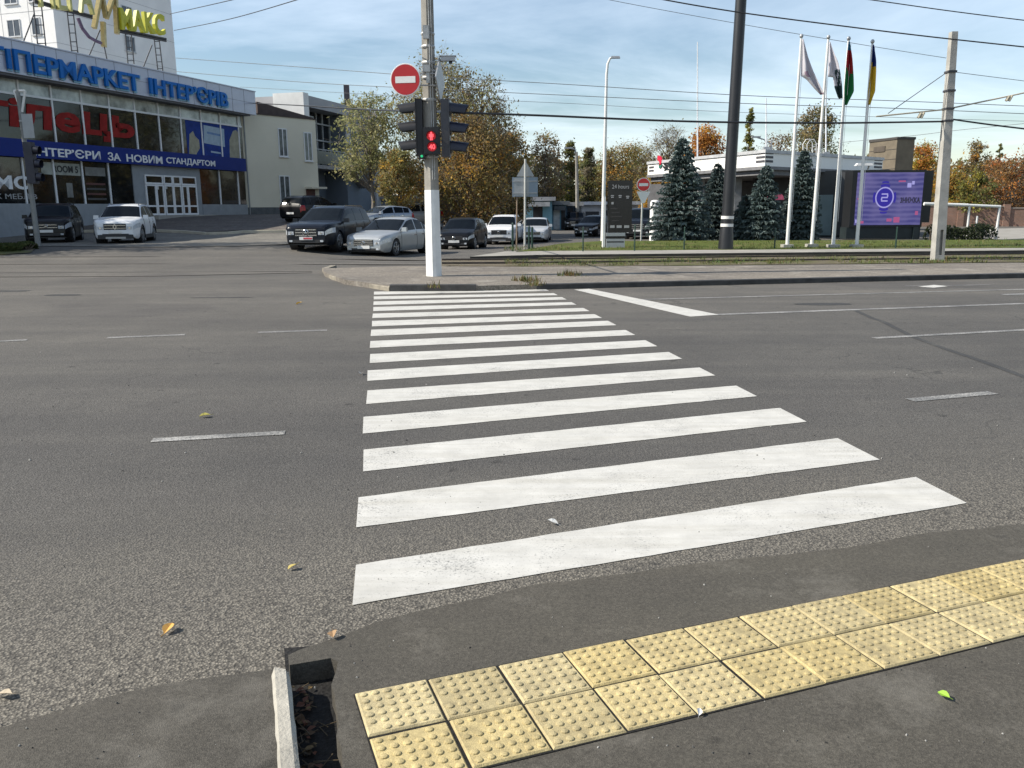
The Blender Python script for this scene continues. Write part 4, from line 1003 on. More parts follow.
def put(px, py, fwd_off, head, L):          # px, py: middle of the front end on the ground
    p = G(px, py); h = Vector((head[0], head[1], 0)).normalized(); c_ = p - h*(L/2); return (c_.x, c_.y, zg(c_.x, c_.y))
h1 = (.33,-.945); car('black compact SUV with pale front plate parked behind the slanting signal post', 'suv', 4.44, 1.92, 1.76, p_maroon, put(48,243.5,0,h1,4.44), h1, PK, rails='black', grille='wing', badge='oval', cladding=False)
h1 = (.225,-.975); car('white compact SUV with dark lower cladding and a diamond badge', 'suv', 4.5, 1.88, 1.70, p_white, put(117,244,0,h1,4.34), h1, PK, rails=True, cladding=True, grille='wing', badge='diamond')
h1 = (-.16,-.985); car('large black SUV with wide chrome grille and a star badge', 'suv', 5.0, 1.93, 1.68, p_navy, put(307,252.5,0,h1,5.0), h1, Q, rails=True, grille='chrome', badge='star', red_plate=True)
h1 = (-.32,-.95); car('silver saloon in front of the large black SUV', 'sedan', 4.82, 1.84, 1.46, p_silver, put(364,255.8,0,h1,4.82), h1, Q, grille='chrome', badge='oval')
h1 = (.42,.91); car('black SUV seen from behind beside the beige annex', 'suv', 4.3, 1.8, 1.5, p_black, (lambda p: (p.x, p.y, p.z))(G(314,221.5)), h1, PK, rails='black')
h1 = (-.70,-.72); car('silver hatchback half hidden behind the large black SUV', 'hatch', 3.6, 1.6, 1.24, p_bluegrey, (lambda p: (p.x, p.y, p.z))(G(384,227)), h1, Q)
h1 = (-.17,-.985); car('black hatchback just beyond the white painted concrete pole', 'hatch', 4.06, 1.75, 1.49, p_black, put(454,249.5,0,h1,4.06), h1, Q, grille='plain', badge='oval')
h1 = (-.13,-.99); car('white SUV queueing behind the black hatchback', 'suv', 4.5, 1.84, 1.66, p_white, put(499,244.8,0,h1,4.5), h1, Q, rails=True, cladding=True, grille='wing', badge='oval')
h1 = (-.10,-.99); car('pale silver saloon behind the thin sign post', 'sedan', 4.6, 1.80, 1.45, paint('pale_silver_paint', (.50,.51,.52), .3), put(533,242.6,0,h1,4.6), h1, Q, grille='wing', badge='oval')
h1 = (-.5,-.87); car('grey estate car at the edge of the autumn trees', 'wagon', 4.6, 1.8, 1.5, p_bluegrey, (lambda p: (p.x, p.y, p.z))(G(478,229)), h1, Q, detail=False)
h1 = (-.15,-.99); car('dark SUV driving up the middle of the side street', 'suv', 4.5, 1.85, 1.7, p_black, put(574,230.3,0,h1,4.5), h1, Q, detail=False)
h1 = (-.7,-.7); car('white SUV by the kiosks beyond the street lamp', 'suv', 4.6, 1.85, 1.75, p_white, (lambda p: (p.x, p.y, p.z))(G(592,226.5)), h1, 'cars by the kiosks', detail=False)
h1 = (-.45,-.9); car('dark hatchback half hidden by the price totem', 'hatch', 4.2, 1.78, 1.5, p_black, (lambda p: (p.x, p.y, p.z))(G(594,236)), h1, 'cars by the kiosks', detail=False)
h1 = (-.25,-.97); car('tall dark blue SUV standing between totem and spruce', 'suv', 4.7, 1.95, 2.0, p_navy, put(637,239.5,0,h1,4.7), h1, 'cars by the kiosks', detail=False)
h1 = (-.6,-.8); car('dark grey car parked in front of the blue kiosk', 'hatch', 4.2, 1.78, 1.5, p_grey, (lambda p: (p.x, p.y, p.z))(G(549,224)), h1, 'cars by the kiosks', detail=False)
h1 = (-.8,-.6); car('grey hatchback under the autumn trees left of the concrete pole'.replace(' left of', ' behind'), 'hatch', 4.2, 1.78, 1.5, p_grey, (lambda p: (p.x, p.y, p.z))(G(412,226)), h1, Q, detail=False)
# ------------------------------------------------------------------ concrete signal pole
def top_z(px, py, p): return D(px, py, p.y).z
cp = GF(434,276,.115); Yp = cp.y
pole_c = mat('weathered_pole_concrete', (.27,.255,.225), .9, var=.35, scale=2.2, bmp=.6)
pt = thing('concrete_pole', 'weathered concrete pole with white painted foot carrying the traffic signals', 'utility pole', (cp.x, cp.y, .1))
def oct_ring(r, a=.35):                 # a square section with chamfered arrises, one arris towards the road
    out = []
    for k in range(4):
        b_ = math.pi/2*k + R(-90) + R(9)
        for e_ in (-.20, .20): out.append((r*1.06*math.cos(b_+e_), r*1.06*math.sin(b_+e_)))
    return out
def oct_prism(mb, z0, z1, r0, r1, a=.35, mi=0, c=(0,0)):
    lo, hi = oct_ring(r0, a), oct_ring(r1, a)
    mb.mesh([(c[0]+x, c[1]+y, z0) for x, y in lo]+[(c[0]+x, c[1]+y, z1) for x, y in hi], [tuple(range(7,-1,-1)), tuple(range(8,16))]+[(k, (k+1)%8, 8+(k+1)%8, 8+k) for k in range(8)], mi)
zw = top_z(433,190,cp)-.1; r_at = lambda z: .185-.0075*z
mb = MB(); oct_prism(mb, zw, 10.5, r_at(zw), r_at(10.5)); mb.build('shaft', pole_c, pt)
mb = MB(); oct_prism(mb, -.05, zw-.001, r_at(0)+.004, r_at(zw)+.004); mb.build('painted_foot', mat('limewash', (.70,.70,.68), .8, var=.14, scale=3, bmp=.3), pt)
galv = mat('galvanised', (.40,.40,.39), .5, metal=.4, var=.3, scale=8)
for py in (34,47,63,71,78,100,157):
    z = top_z(431,py,cp)-.1; mb = MB(); mb.lathe([(r_at(z)+.02,-.03),(r_at(z)+.03,0),(r_at(z)+.02,.03)], (0,0,z), None, 10); mb.build('clamp', galv, pt)
z = top_z(431,34,cp)-.1; mb = MB(); mb.box((-.02,-.21,z), (.14,.10,.3)); mb.build('junction_box', galv, pt)
z = top_z(431,70,cp)-.1; mb = MB(); mb.box((-.03,-.22,z), (.18,.14,.16)); mb.box((.0,-.21,z-.2), (.08,.08,.26)); mb.build('junction_box', galv, pt)
for x in (.05,.10): mb = MB(); mb.tube([(x,-.185,2.4),(x,-.16,6.0),(x-.02,-.13,9.5)], .012, 5); mb.build('conduit', galv, pt)
# wires clipped to the shaft
mb = MB(); mb.tube([(.10,.19,zw),(.13,.17,4),(.12,.15,8),(.10,.13,10.4)], .02, 5); mb.build('cable', black_pl, pt)

def disc_sign(name, label, cat, px, py, rpx, p, yaw=0, tilt=0, group=None, bracket=None, off=(0,0)):
    c_ = D(px, py, p.y); s = rpx*p.y/FOC
    t = thing(name, label, cat, c_, yaw, group)
    mb = MB(); mb.lathe([(s,0),(s,.025),(s*.985,.03)], (0,.015,0), (0,-1,0), 40); mb.build('sign_rim', mat('sign_white', (.74,.73,.71), .45, var=.05), t, smooth=30)
    mb = MB(); mb.lathe([(s*.93,0),(s*.93,.0045)], (0,-.0155,0), (0,-1,0), 40); mb.build('red_face', mat('sign_red', (.42,.012,.016), .4, var=.08), t)
    mb = MB(); mb.box((0,-.0225,0), (s*1.32, .004, s*.40)); mb.build('white_bar', mat('sign_white', (.74,.73,.71), .45, var=.05), t)
    return t, c_, s
t, c_, s = disc_sign('no_entry_sign', 'large round red no-entry sign bracketed to the concrete pole', 'traffic sign', 407, 81.5, 14.6, cp, R(-8))
t.location.y -= .28
mb = MB(); 
for z in (-.12,.15): mb.tube([(-.1,.03,z),(s*1.1+.15,.16,z),(s*1.1+.35,.26,z)], .02, 5)
mb.build('bracket', grey_metal, t)
# sign seen nearly edge-on
q = D(439.5, 80, Yp-.1); t = thing('edge_on_sign', 'square road sign seen almost edge-on behind the concrete pole shaft', 'traffic sign', q, R(83))
M = Matrix.Rotation(R(45), 3, 'Y'); mb = MB(); mb.box((.05,0,0), (.74,.03,.74), rot=M); mb.build('sign_plate', grey_metal, t)
mb = MB(); mb.tube([(.0,.02,.2),(-.05,.2,.2)], .02, 5); mb.build('bracket', grey_metal, t)
q = D(443, 59, Yp); t = thing('traffic_camera', 'small grey traffic camera on a short arm above the signals', 'camera', q)
mb = MB(); mb.box((.12,0,0), (.34,.16,.10)); mb.box((.12,-.0,.06), (.40,.20,.015)); mb.build('housing', grey_metal, t)
mb = MB(); mb.lathe([(.04,0),(.05,.05)], (.18,-.0,-.055), (0,0,-1), 10); mb.build('lens', black_pl, t)
mb = MB(); mb.tube([(-.25,.0,-.16),(-.15,.0,-.16),(-.05,0,-.02)], .02, 5); mb.box((-.20,0,-.18), (.16,.05,.05)); mb.build('bracket', grey_metal, t)

# ------------------------------------------------------------------ traffic signals
sig_dark = mat('signal_housing', (.010,.010,.013), .5, var=.3); sig_blue = mat('signal_back', (.012,.014,.03), .45, var=.3)
lens_off = mat('unlit_lens_sky_glint', (.45,.44,.42), .25, var=.3)  # pale colour stands in for sky reflected in the unlit lenses
def signal(label, px0, px1, py0, py1, facing, body_m, visor_m, show_lens):
    c_ = D((px0+px1)/2, (py0+py1)/2, Yp); hh = (py1-py0)*Yp/FOC; wd = (px1-px0)*Yp/FOC
    t = thing('traffic_light', label, 'traffic light', c_, 0)
    mb = MB(); d_ = wd; mb.box((0,0,0), (d_, .42, hh)); mb.box((facing*(d_/2+.012),0,0), (.02,.46,hh*1.02)); mb.build('housing', body_m, t)
    for k in range(3):
        z = hh*(.345-.333*k)-.01
        mb = MB(); vs = []; n_ = 9; ln = .47; r_ = .185
        for i in range(n_):
            a = math.pi*(i/(n_-1))*1.16 - math.pi*.08
            for x_, q_ in ((0,1),(ln*(.80+.20*math.sin(max(0,min(math.pi,a)))),.92)): 
                for rr_ in (r_, r_-.008): vs.append((facing*(d_/2+.022+x_), math.cos(a)*rr_*q_, z-.02+math.sin(a)*rr_*q_ - x_*.10))
        fs = []
        for i in range(n_-1):
            a = i*4; b = (i+1)*4
            fs += [(a,a+2,b+2,b),(a+1,b+1,b+3,a+3),(a+2,a+3,b+3,b+2),(a,b,b+1,a+1)]
        fs += [(0,1,3,2), ((n_-1)*4, (n_-1)*4+2, (n_-1)*4+3, (n_-1)*4+1)]
        mb.mesh(vs, fs); v = mb.build('visor', visor_m, t, smooth=40)
        mb = MB(); mb.lathe([(.155,0),(.14,.03),(.08,.055),(.0,.065)], (facing*(d_/2+.023),0,z-.03), (facing,0,-.05), 18, cap=False); mb.build('lens', lens_off if show_lens else mat('dark_lens', (.03,.03,.035), .2), t, smooth=60)
    mb = MB(); 
    for z in (hh*.3,-hh*.3): mb.box((-facing*(d_/2+.05),.0,z), (.12,.06,.05))
    mb.build('bracket', grey_metal, t)
    return t
signal('black traffic light head turned away from the pole towards the hypermarket', 417.5, 423.3, 102, 153.5, -1, sig_dark, sig_dark, True)
t = signal('black traffic light head turned towards the fuel station', 442, 449, 102.5, 155, 1, mat('signal_grey_side', (.05,.05,.058), .5, var=.2), sig_blue, False)
# pedestrian signal
c_ = D(431.8, 141, Yp-.36); hh = 25*(Yp-.36)/FOC; wd = 15.5*(Yp-.36)/FOC
t = thing('pedestrian_signal', 'black pedestrian signal box with two glowing red lights on the pole', 'pedestrian light', c_)
mb = MB(); mb.box((0,0,0), (wd,.22,hh)); mb.box((0,-.112,0), (wd*.86,.006,hh*.92)); mb.build('housing', sig_dark, t)
def glow(name, col, st): return mat(name, col, .4, var=.05, emit=st, ecol=col)
red_dim = glow('red_lens_glow', (.40,.006,.012), .30); red_hot = glow('red_symbol_glow', (1.0,.10,.12), .9)
for k, z in enumerate((.125, -.165)):
    z = z*hh/.73; r_ = .108
    mb = MB(); mb.lathe([(r_,0),(r_*.95,.01)], (.0 if not k else .015,-.116,z), (0,-1,0), 22); o = mb.build('lens', red_dim, t)
    mb = MB(); x0 = .0 if not k else .015
    if k == 0:
        mb.lathe([(.024,0),(.024,.004)], (0,-.127,z+.072), (0,-1,0), 10); mb.box((0,-.129,z+.008), (.062,.004,.085)); mb.box((-.017,-.129,z-.068), (.022,.004,.066)); mb.box((.017,-.129,z-.068), (.022,.004,.066))
        mb.box((-.045,-.129,z+.012),(.018,.004,.07)); mb.box((.045,-.129,z+.012),(.018,.004,.07))
    else: text_on(mb, '40', (x0-.075,-.127,z-.06), (1,0,0), (0,0,1), .15, .12, .004, .02)
    mb.build('lit_symbol', red_hot, o)
    mb = MB(); n_ = 10; vs = []
    for i in range(n_):
        a = math.pi*i/(n_-1)
        for y_ in (-.112,-.24):
            for q_ in (r_*1.12, r_*1.06): vs.append((x0+math.cos(a)*q_, y_, z+math.sin(a)*q_))
    fs = []
    for i in range(n_-1):
        a, b = i*4, (i+1)*4; fs += [(a,b,b+2,a+2),(a+1,a+3,b+3,b+1),(a+2,b+2,b+3,a+3),(a,a+1,b+1,b)]
    mb.mesh(vs, fs+[(0,2,3,1),((n_-1)*4,(n_-1)*4+1,(n_-1)*4+3,(n_-1)*4+2)]); mb.build('visor', sig_dark, t, smooth=40)
mb = MB(); mb.tube([(-.05,.1,.25),(-.05,.2,.25)], .03, 6); mb.tube([(-.05,.1,-.25),(-.05,.2,-.25)], .03, 6); mb.build('bracket', grey_metal, t)
q = D(422, 156.3, Yp-.2); t = thing('green_arrow_light', 'tiny green lit lamp below the black traffic light head', 'signal lamp', q)
mb = MB(); mb.box((0,.04,0), (.16,.14,.13)); mb.build('housing', sig_dark, t)
mb = MB(); mb.lathe([(.032,0),(.026,.012)], (0,-.031,0), (0,-1,0), 12); mb.build('lens', glow('green_glow', (.02,.5,.2), .4), t)

# slanting signal post at the edge of the lot
p0 = G(38.5,246.5); zt = top_z(17,92,p0)
t = thing('signal_post', 'slim leaning grey post with a white bracket in front of the hypermarket', 'signal post', p0)
tp = D(17.5, 90, p0.y) - p0; mb = MB(); mb.tube([(0,0,-.1), tuple(tp)], [.11,.075], 8); mb.build('post', mat('post_grey', (.20,.205,.20), .6, var=.25), t, smooth=50)
mb = MB()
for a, b in (((14,91),(22,112)),((25,91),(22,112)),((14,91),(25,91))): mb.tube([D(*a, p0.y)-p0, D(*b, p0.y)-p0], .05, 5)
mb.build('bracket', white_pt, t)
q = D(28, 126, p0.y-.15); t = thing('square_sign_back', 'grey back of a small square sign on the leaning post', 'traffic sign', q)
mb = MB(); mb.box((0,0,0), (.42,.03,.92)); mb.build('sign_plate', mat('sign_back_grey', (.30,.32,.33), .5, var=.1), t)
mb = MB(); mb.box((-.2,.06,.2), (.3,.05,.05)); mb.build('bracket', grey_metal, t)
q = D(31, 163, p0.y-.15); t = thing('traffic_light', 'dark signal head hanging on the leaning post before the shop windows', 'traffic light', q)
mb = MB(); mb.box((0,0,0), (.34,.28,1.6)); mb.build('housing', sig_blue, t)
for k in range(3):
    mb = MB(); mb.lathe([(.17,0),(.165,.20)], (.21,0,.5-.52*k), (1,0,-.1), 12, cap=False); mb.lathe([(.15,.02),(.1,.04)], (.21,0,.5-.52*k), (1,0,-.1), 12); mb.build('visor', sig_blue, t, smooth=40)

# ------------------------------------------------------------------ tall poles on the lawn side
b = GF(725.5,249,.21); s = b.y/FOC
t = thing('tall_black_pole', 'tall thick black pole with two white bands among the spruces', 'pole', b)
bk = mat('black_pole_paint', (.014,.015,.018), .42, var=.3, scale=1.5); zb0_ = top_z(726,206,b)-b.z; lean = (.55, 0)
tp = D(741, 0, b.y) - b; tp = tp*(1.02)
def along(z): return (tp.x*z/tp.z, 0, z)
mb = MB(); mb.tube([along(z) for z in (-.1, 1.2, 4, 9, tp.z+3)], [.235,.222,.21,.198,.182], 12); mb.build('shaft', bk, t, smooth=40)
mb = MB(); mb.tube([along(-.1), along(.5), along(.8)], [.29,.265,.23], 12); mb.build('foot', bk, t, smooth=40)
z = zb0_
for py in (217.5,225.2):
    z0 = top_z(725,py+1.5,b)-b.z; z1 = top_z(725,py-1.5,b)-b.z
    mb = MB(); mb.tube([along(z0), along(z1)], .24, 12); mb.build('white_band', white_pt, t, smooth=40)
b = GF(937,260.5,.10)
t = thing('concrete_pole', 'bare square concrete pole with a slotted foot and overhead wire brackets', 'utility pole', b)
tp = D(953.5, 32, b.y) - b
def al(z): return Vector((tp.x*z/tp.z, 0, z))
def sq(mb, z0, z1, w0, w1, d0, d1, mi=0, dx=0):
    a, c_ = al(z0), al(z1); vs = []
    for p, w_, d_ in ((a,w0,d0),(c_,w1,d1)):
        vs += [p+Vector((dx+x*w_, y*d_, 0)) for x, y in ((-.5,-.5),(.5,-.5),(.5,.5),(-.5,.5))]
    mb.mesh(vs, [(3,2,1,0),(4,5,6,7),(0,1,5,4),(1,2,6,5),(2,3,7,6),(3,0,4,7)], mi)
mb = MB(); H_ = tp.z; sl0, sl1 = .18, .95
sq(mb, sl1, H_, .29, .18, .31, .20)
sq(mb, sl0, sl1, .11, .11, .31, .31, dx=-.09); sq(mb, sl0, sl1, .08, .08, .31, .31, dx=.105); sq(mb, -.1, sl0, .295, .292, .32, .31)
sq(mb, sl0, sl1, .12, .12, .1, .1, dx=.02)
mb.build('shaft', mat('pale_pole_concrete', (.35,.34,.31), .9, var=.3, scale=2, bmp=.5), t)
for py in (72,91,109,121): z = D(950,py,b.y).z-b.z; mb = MB(); mb.box(al(z), (.25,.29,.06)); mb.build('clamp', steel_d, t)
Yb = b.y
mb = MB(); mb.tube([D(876,116.5,Yb)-b, D(945,109.5,Yb)-b, D(1000,98,Yb)-b, D(1075,82,Yb)-b], .022, 6)
for x, y in ((921,113),(1009,96)): mb.tube([D(x,y,Yb)-b, D(x-3,y+5,Yb)-b], .04, 6); mb.tube([D(x+3,y-.5,Yb)-b, D(x,y+5,Yb)-b], .04, 6)
mb.build('bracket_arm', mat('arm_cream', (.40,.36,.27), .6, var=.2), t)
mb = MB(); mb.tube([D(888,113.5,Yb)-b, D(948,71.5,Yb)-b], .012, 5); mb.build('stay_wire', steel_d, t)

# street lamp and signs at the side street
b = GF(602.5,241,.2); zt = top_z(607,72,b)-b.z
t = thing('street_lamp', 'tall slim white street lamp with a curved arm beside the price totem', 'street lamp', b)
pts = [D(602.5,241,b.y)-b, D(604.8,150,b.y)-b, D(606.6,75,b.y)-b, D(607.6,64,b.y)-b, D(610,58.5,b.y)-b, D(613,57,b.y)-b]
mb = MB(); mb.tube(pts, [.10,.082,.065,.06,.05,.045], 10); mb.build('post', white_pt, t, smooth=50)
e_ = D(615.2,57.3,b.y)-b; mb = MB(); mb.box(e_, (.46,.22,.09), taper=.8); mb.build('lamp_head', grey_metal, t)
b = G(578,229.5); t = thing('street_lamp', 'distant concrete lamp post with a whitened foot near the kiosks', 'street lamp', b)
mb = MB(); mb.tube([(0,0,-.1), D(577.5,215,b.y)-b], [.24,.22], 8); mb.build('painted_foot', white_pt, t)
mb = MB(); mb.tube([D(577.5,215,b.y)-b, D(576.5,152,b.y)-b], [.2,.13], 8); mb.build('post', pole_c, t)
mb = MB(); mb.tube([D(576.5,154,b.y)-b, D(575,149.5,b.y)-b, D(570,148,b.y)-b], .07, 6); mb.box(D(568.5,148,b.y)-b, (.8,.3,.15)); mb.build('lamp_head', grey_metal, t)
b = D(772,152,70); b.z = 0; t = thing('street_lamp', 'grey two-armed lamp post rising behind the canopy corner', 'street lamp', b)
mb = MB(); mb.tube([(0,0,0), D(771.5,140,70)-b], [.11,.07], 8); mb.build('post', grey_metal, t, smooth=50)
mb = MB(); mb.tube([D(770,143.5,70)-b, D(764,139.5,70)-b, D(757,137.5,70)-b], .05, 6); mb.tube([D(770,143.5,70)-b, D(772,142,70)-b], .05, 6); mb.build('arm', grey_metal, t)
mb = MB(); mb.box(D(756,137,70)-b, (.7,.3,.12)); mb.build('lamp_head', grey_metal, t)
# direction sign seen from the back
b = G(524.7,250.5); Y_ = b.y
t = thing('sign_post', 'thin pale post with the grey backs of a triangular and a square sign', 'traffic sign', b)
mb = MB(); mb.tube([(0,0,-.1), D(525.3,159,Y_)-b], .05, 8); mb.build('post', mat('pale_post', (.48,.48,.45), .6, var=.15), t)
sbk = mat('sign_back_grey', (.30,.32,.33), .5, var=.1)
mb = MB(); tri = [D(516.5,176.5,Y_)-b, D(534.5,176.5,Y_)-b, D(525.5,160.5,Y_)-b]
o_ = Vector((0,.06,0)); mb.mesh([p+o_ for p in tri]+[p+o_*1.5 for p in tri], [(0,1,2),(5,4,3),(0,3,4,1),(1,4,5,2),(2,5,3,0)]); mb.build('sign_triangle', sbk, t)
mb = MB(); c_ = D(525,187,Y_)-b+Vector((0,.07,0)); mb.box(c_, (25*Y_/FOC,.03,18.5*Y_/FOC)); mb.box(c_+Vector((-.15,-.02,0)), (14*Y_/FOC,.012,17*Y_/FOC), mi=1)
for dz_ in (-.25,.25): mb.box(c_+Vector((0,-.035,dz_)), (24*Y_/FOC,.02,.05), mi=2)
mb.build('sign_plate', [mat('sign_back_blue', (.20,.25,.30), .5, var=.1), sbk, grey_metal], t)
mb = MB(); mb.tube([c_+Vector((-.35,.05,-.4)), Vector((-.36,.12,-.1))], .04, 6); mb.build('rear_post', mat('brown_post', (.22,.16,.11), .7), t)
green_p = mat('green_post', (.012,.04,.03), .5)
for i, (x, y1, y0) in enumerate(((512.8,224,252.6),(529,227,251.8),(532.2,228,252.5))):
    b = GF(x,y0,.02); t = thing('bollard', ('short dark green post standing alone near the side street' if i == 0 else 'one of a pair of dark green posts beside the thin sign post'), 'bollard', b, 0, 'dark green posts at the lawn corner')
    hgt = top_z(x,y1,b)-b.z; mb = MB(); mb.tube([(0,0,-.05),(0,0,hgt)], .045, 8); mb.lathe([(.055,hgt),(.03,hgt+.05)], (0,0,0), None, 8); mb.build('post', green_p, t)
fence_lab = 'thin dark fence stake standing in the lawn strip'
for i, (x, y1, y0, lab) in enumerate(((583,228,251,'thin dark stake in the lawn between lamp post and green posts'),(634.5,226,250.5,'thin dark stake in front of the far no-entry sign'),(684,228,249.5,'thin dark stake in front of the broad spruce'),(774.5,229,248.5,'thin dark stake between spruce and first flagpole'),(895.5,228,248.3,'thin dark stake in front of the LED screen'))):
    b = GF(x,y0,.21); hgt = top_z(x,y1,b)-b.z; t = thing('fence_stake', lab, 'stake', b, 0, 'stakes in the lawn')
    mb = MB(); mb.tube([(0,0,-.05),(0,0,hgt)], .028, 6); mb.build('stake', green_p, t); mb = MB(); mb.lathe([(.035,hgt),(.015,hgt+.05)], (0,0,0), None, 6); mb.build('cap', green_p, t)
# far no-entry sign with the back of a yield triangle
b = GF(641,240.5,.2); Y_ = b.y
t = thing('no_entry_sign', 'small round red no-entry sign above a white triangle before the spruce', 'traffic sign', b)
mb = MB(); mb.tube([(0,0,-.05), D(643,180,Y_)-b], .045, 8); mb.build('post', mat('pale_post', (.48,.48,.45), .6, var=.15), t)
c_ = D(643.3,184.7,Y_)-b; s = 6.6*Y_/FOC
mb = MB(); mb.lathe([(s,0),(s,.025)], c_+Vector((0,-.06,0)), (0,-1,0), 28); mb.build('sign_rim', mat('sign_white', (.74,.73,.71), .45, var=.05), t)
mb = MB(); mb.lathe([(s*.9,0),(s*.9,.006)], c_+Vector((0,-.0855,0)), (0,-1,0), 28); mb.build('red_face', mat('bright_sign_red', (.62,.03,.03), .4, var=.08), t)
mb = MB(); mb.box(c_+Vector((0,-.095,0)), (s*1.35,.006,s*.42)); mb.build('white_bar', mat('sign_white', (.74,.73,.71), .45, var=.05), t)
tri = [D(636.5,191.5,Y_)-b, D(641.5,203,Y_)-b, D(644.5,203,Y_)-b, D(650,191.5,Y_)-b]; mb = MB(); o_ = Vector((0,-.05,0))
mb.mesh([p+o_ for p in tri]+[p+o_*1.5 for p in tri], [(0,1,2,3)[::-1],(4,5,6,7),(0,4,5,1),(1,5,6,2),(2,6,7,3),(3,7,4,0)]); mb.build('sign_triangle', mat('sign_white', (.74,.73,.71), .45, var=.05), t)

# ------------------------------------------------------------------ price totem
b = GF(616,247.3,.21); Y_ = b.y; k_ = Y_/FOC
t = thing('price_totem', 'black fuel price totem with white lettering on a stepped grey foot', 'totem sign', b)
def V(px, py, dy=0): p = D(px, py, Y_)-b; return Vector((p.x, dy, p.z))
def rect(mb, x0, x1, y0, y1, d0, d1, mi=0):
    a, c_ = V(x0,y1), V(x1,y0); mb.box(((a.x+c_.x)/2, (d0+d1)/2, (a.z+c_.z)/2), (c_.x-a.x, d1-d0, c_.z-a.z), mi=mi)
tb = mat('totem_black', (.012,.011,.011), .25, var=.2); wht = mat('totem_white', (.34,.34,.34), .5, var=.08)
mb = MB(); rect(mb, 607.5, 632, 180.5, 232.5, -.2, .25); mb.build('panel', tb, t)
mb = MB(); rect(mb, 605.5, 624, 238.5, 247.5, -.25, .3); rect(mb, 605.5, 624.5, 232.6, 236, -.24, .28); rect(mb, 606, 626, 236.05, 238.45, -.18, .24, 1); rect(mb, 606, 623, 241, 242.3, -.252, -.25, 1); mb.build('foot', [mat('totem_foot', (.33,.35,.36), .5, var=.1), tb], t)
mb = MB(); rect(mb, 602.3, 605.4, 196.5, 247.6, -.16, .2); mb.build('white_fin', white_pt, t)
mb = MB(); a, c_ = V(611.5,188.8), V(628.5,184.6); text_on(mb, '24 hours', (a.x,-.202,a.z), (1,0,0), (0,0,1), c_.x-a.x, c_.z-a.z, .01, .0)
for x, y in ((611.8,196.5),(619.5,196.5),(627,197.2)): 
    for q_ in range(2): rect(mb, x-1.6+q_*.4, x+1.6-q_*.4, y-1.3+q_*1.6, y-.3+q_*1.6, -.212, -.202)
rect(mb, 610.8, 613, 202, 204.4, -.212, -.202)
for x0, x1 in ((609.5,614),(616,621),(623.5,628.5)): rect(mb, x0, x1, 225.2, 227.8, -.212, -.202)
mb.build('lettering', wht, t)
mb = MB()
for i, y in enumerate((208,212,216,220)): rect(mb, 610+(i%2), 617+(i*2)%5, y, y+1.2, -.206, -.202)
mb.build('unlit_price', mat('unlit_digits', (.04,.035,.033), .5), t)

# ------------------------------------------------------------------ fuel station
corner = D(765,160,46.5); zc0, zc1 = D(765,166,46.5).z, D(765,149.5,46.5).z
Wl = Facade(648, 58, 765, 46.5, 160); Wr = Facade(765, 46.5, 883, 55, 160)
st = thing('fuel_station', 'fuel station with a broad white flat canopy behind the spruces', 'fuel station', (corner.x, corner.y+6, 0))
fascia_w = mat('canopy_white', (.76,.755,.73), .4, var=.05, scale=.6)
ff = Wl.n.copy()
far_pt = Wl.P(0,0) + (Wr.P(Wr.L,0)-Wr.P(0,0))
plan = [Wl.P(0,0), Wl.P(Wl.L,0), Wr.P(Wr.L,0), far_pt]
mb = MB(); mb.prism([(p.x, p.y) for p in plan], zc0, zc1-.18); mb.build('canopy', fascia_w, st, local=False)
ins = lambda k: [(p + ((sum(plan, Vector())/4)-p)*k) for p in plan]
mb = MB(); mb.prism([(p.x, p.y) for p in ins(-.012)], zc1-.175, zc1); mb.build('canopy_rim', mat('canopy_rim', (.42,.43,.44), .5), st, local=False)
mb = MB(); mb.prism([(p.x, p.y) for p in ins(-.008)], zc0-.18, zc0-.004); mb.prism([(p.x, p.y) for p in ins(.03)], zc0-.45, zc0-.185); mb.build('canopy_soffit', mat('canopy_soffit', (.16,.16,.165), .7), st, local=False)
mb = MB()
for F, a, b in ((Wl, Wl.L-.75, Wl.L-.02), (Wr, .02, .75), (Wr, Wr.L-1.1, Wr.L-.1), (Wl, .2, .8)):
    for k in range(3): F.box(mb, a, b, zc0+.2+k*.22, zc0+.32+k*.22, .003, .02)
mb.build('corner_louvre', mat('louvre_dark', (.06,.06,.07), .6), st, local=False)
# logo and lettering on the canopy
mb = MB(); text_on(mb, 'socar', Wl.P(Wl.S(664,165), Wl.Z((667,168.5)), .01), Wl.d, (0,0,1), Wl.S(690,165)-Wl.S(664,165), Wl.Z((667,161))-Wl.Z((667,168.5)), .06, .03); mb.build('canopy_lettering', mat('black_letter', (.012,.012,.013), .5), st, local=False)
mb = MB(); 
Wl.poly(mb, [Wl.hit(x,y) for x, y in ((659,155.5),(661.3,156),(662.8,159),(662.5,162.5),(661,165.5),(660.3,162),(658.6,160),(658.4,157.5))], .01, .09, 0)
Wl.poly(mb, [Wl.hit(x,y) for x, y in ((660,168.5),(659.5,164),(660.5,166.5),(662.3,164.5),(663,165),(661.5,167.5))], .01, .08, 1)
mb.build('canopy_emblem', [mat('emblem_red', (.55,.02,.05), .4), mat('emblem_green', (.03,.16,.12), .4)], st, local=False)
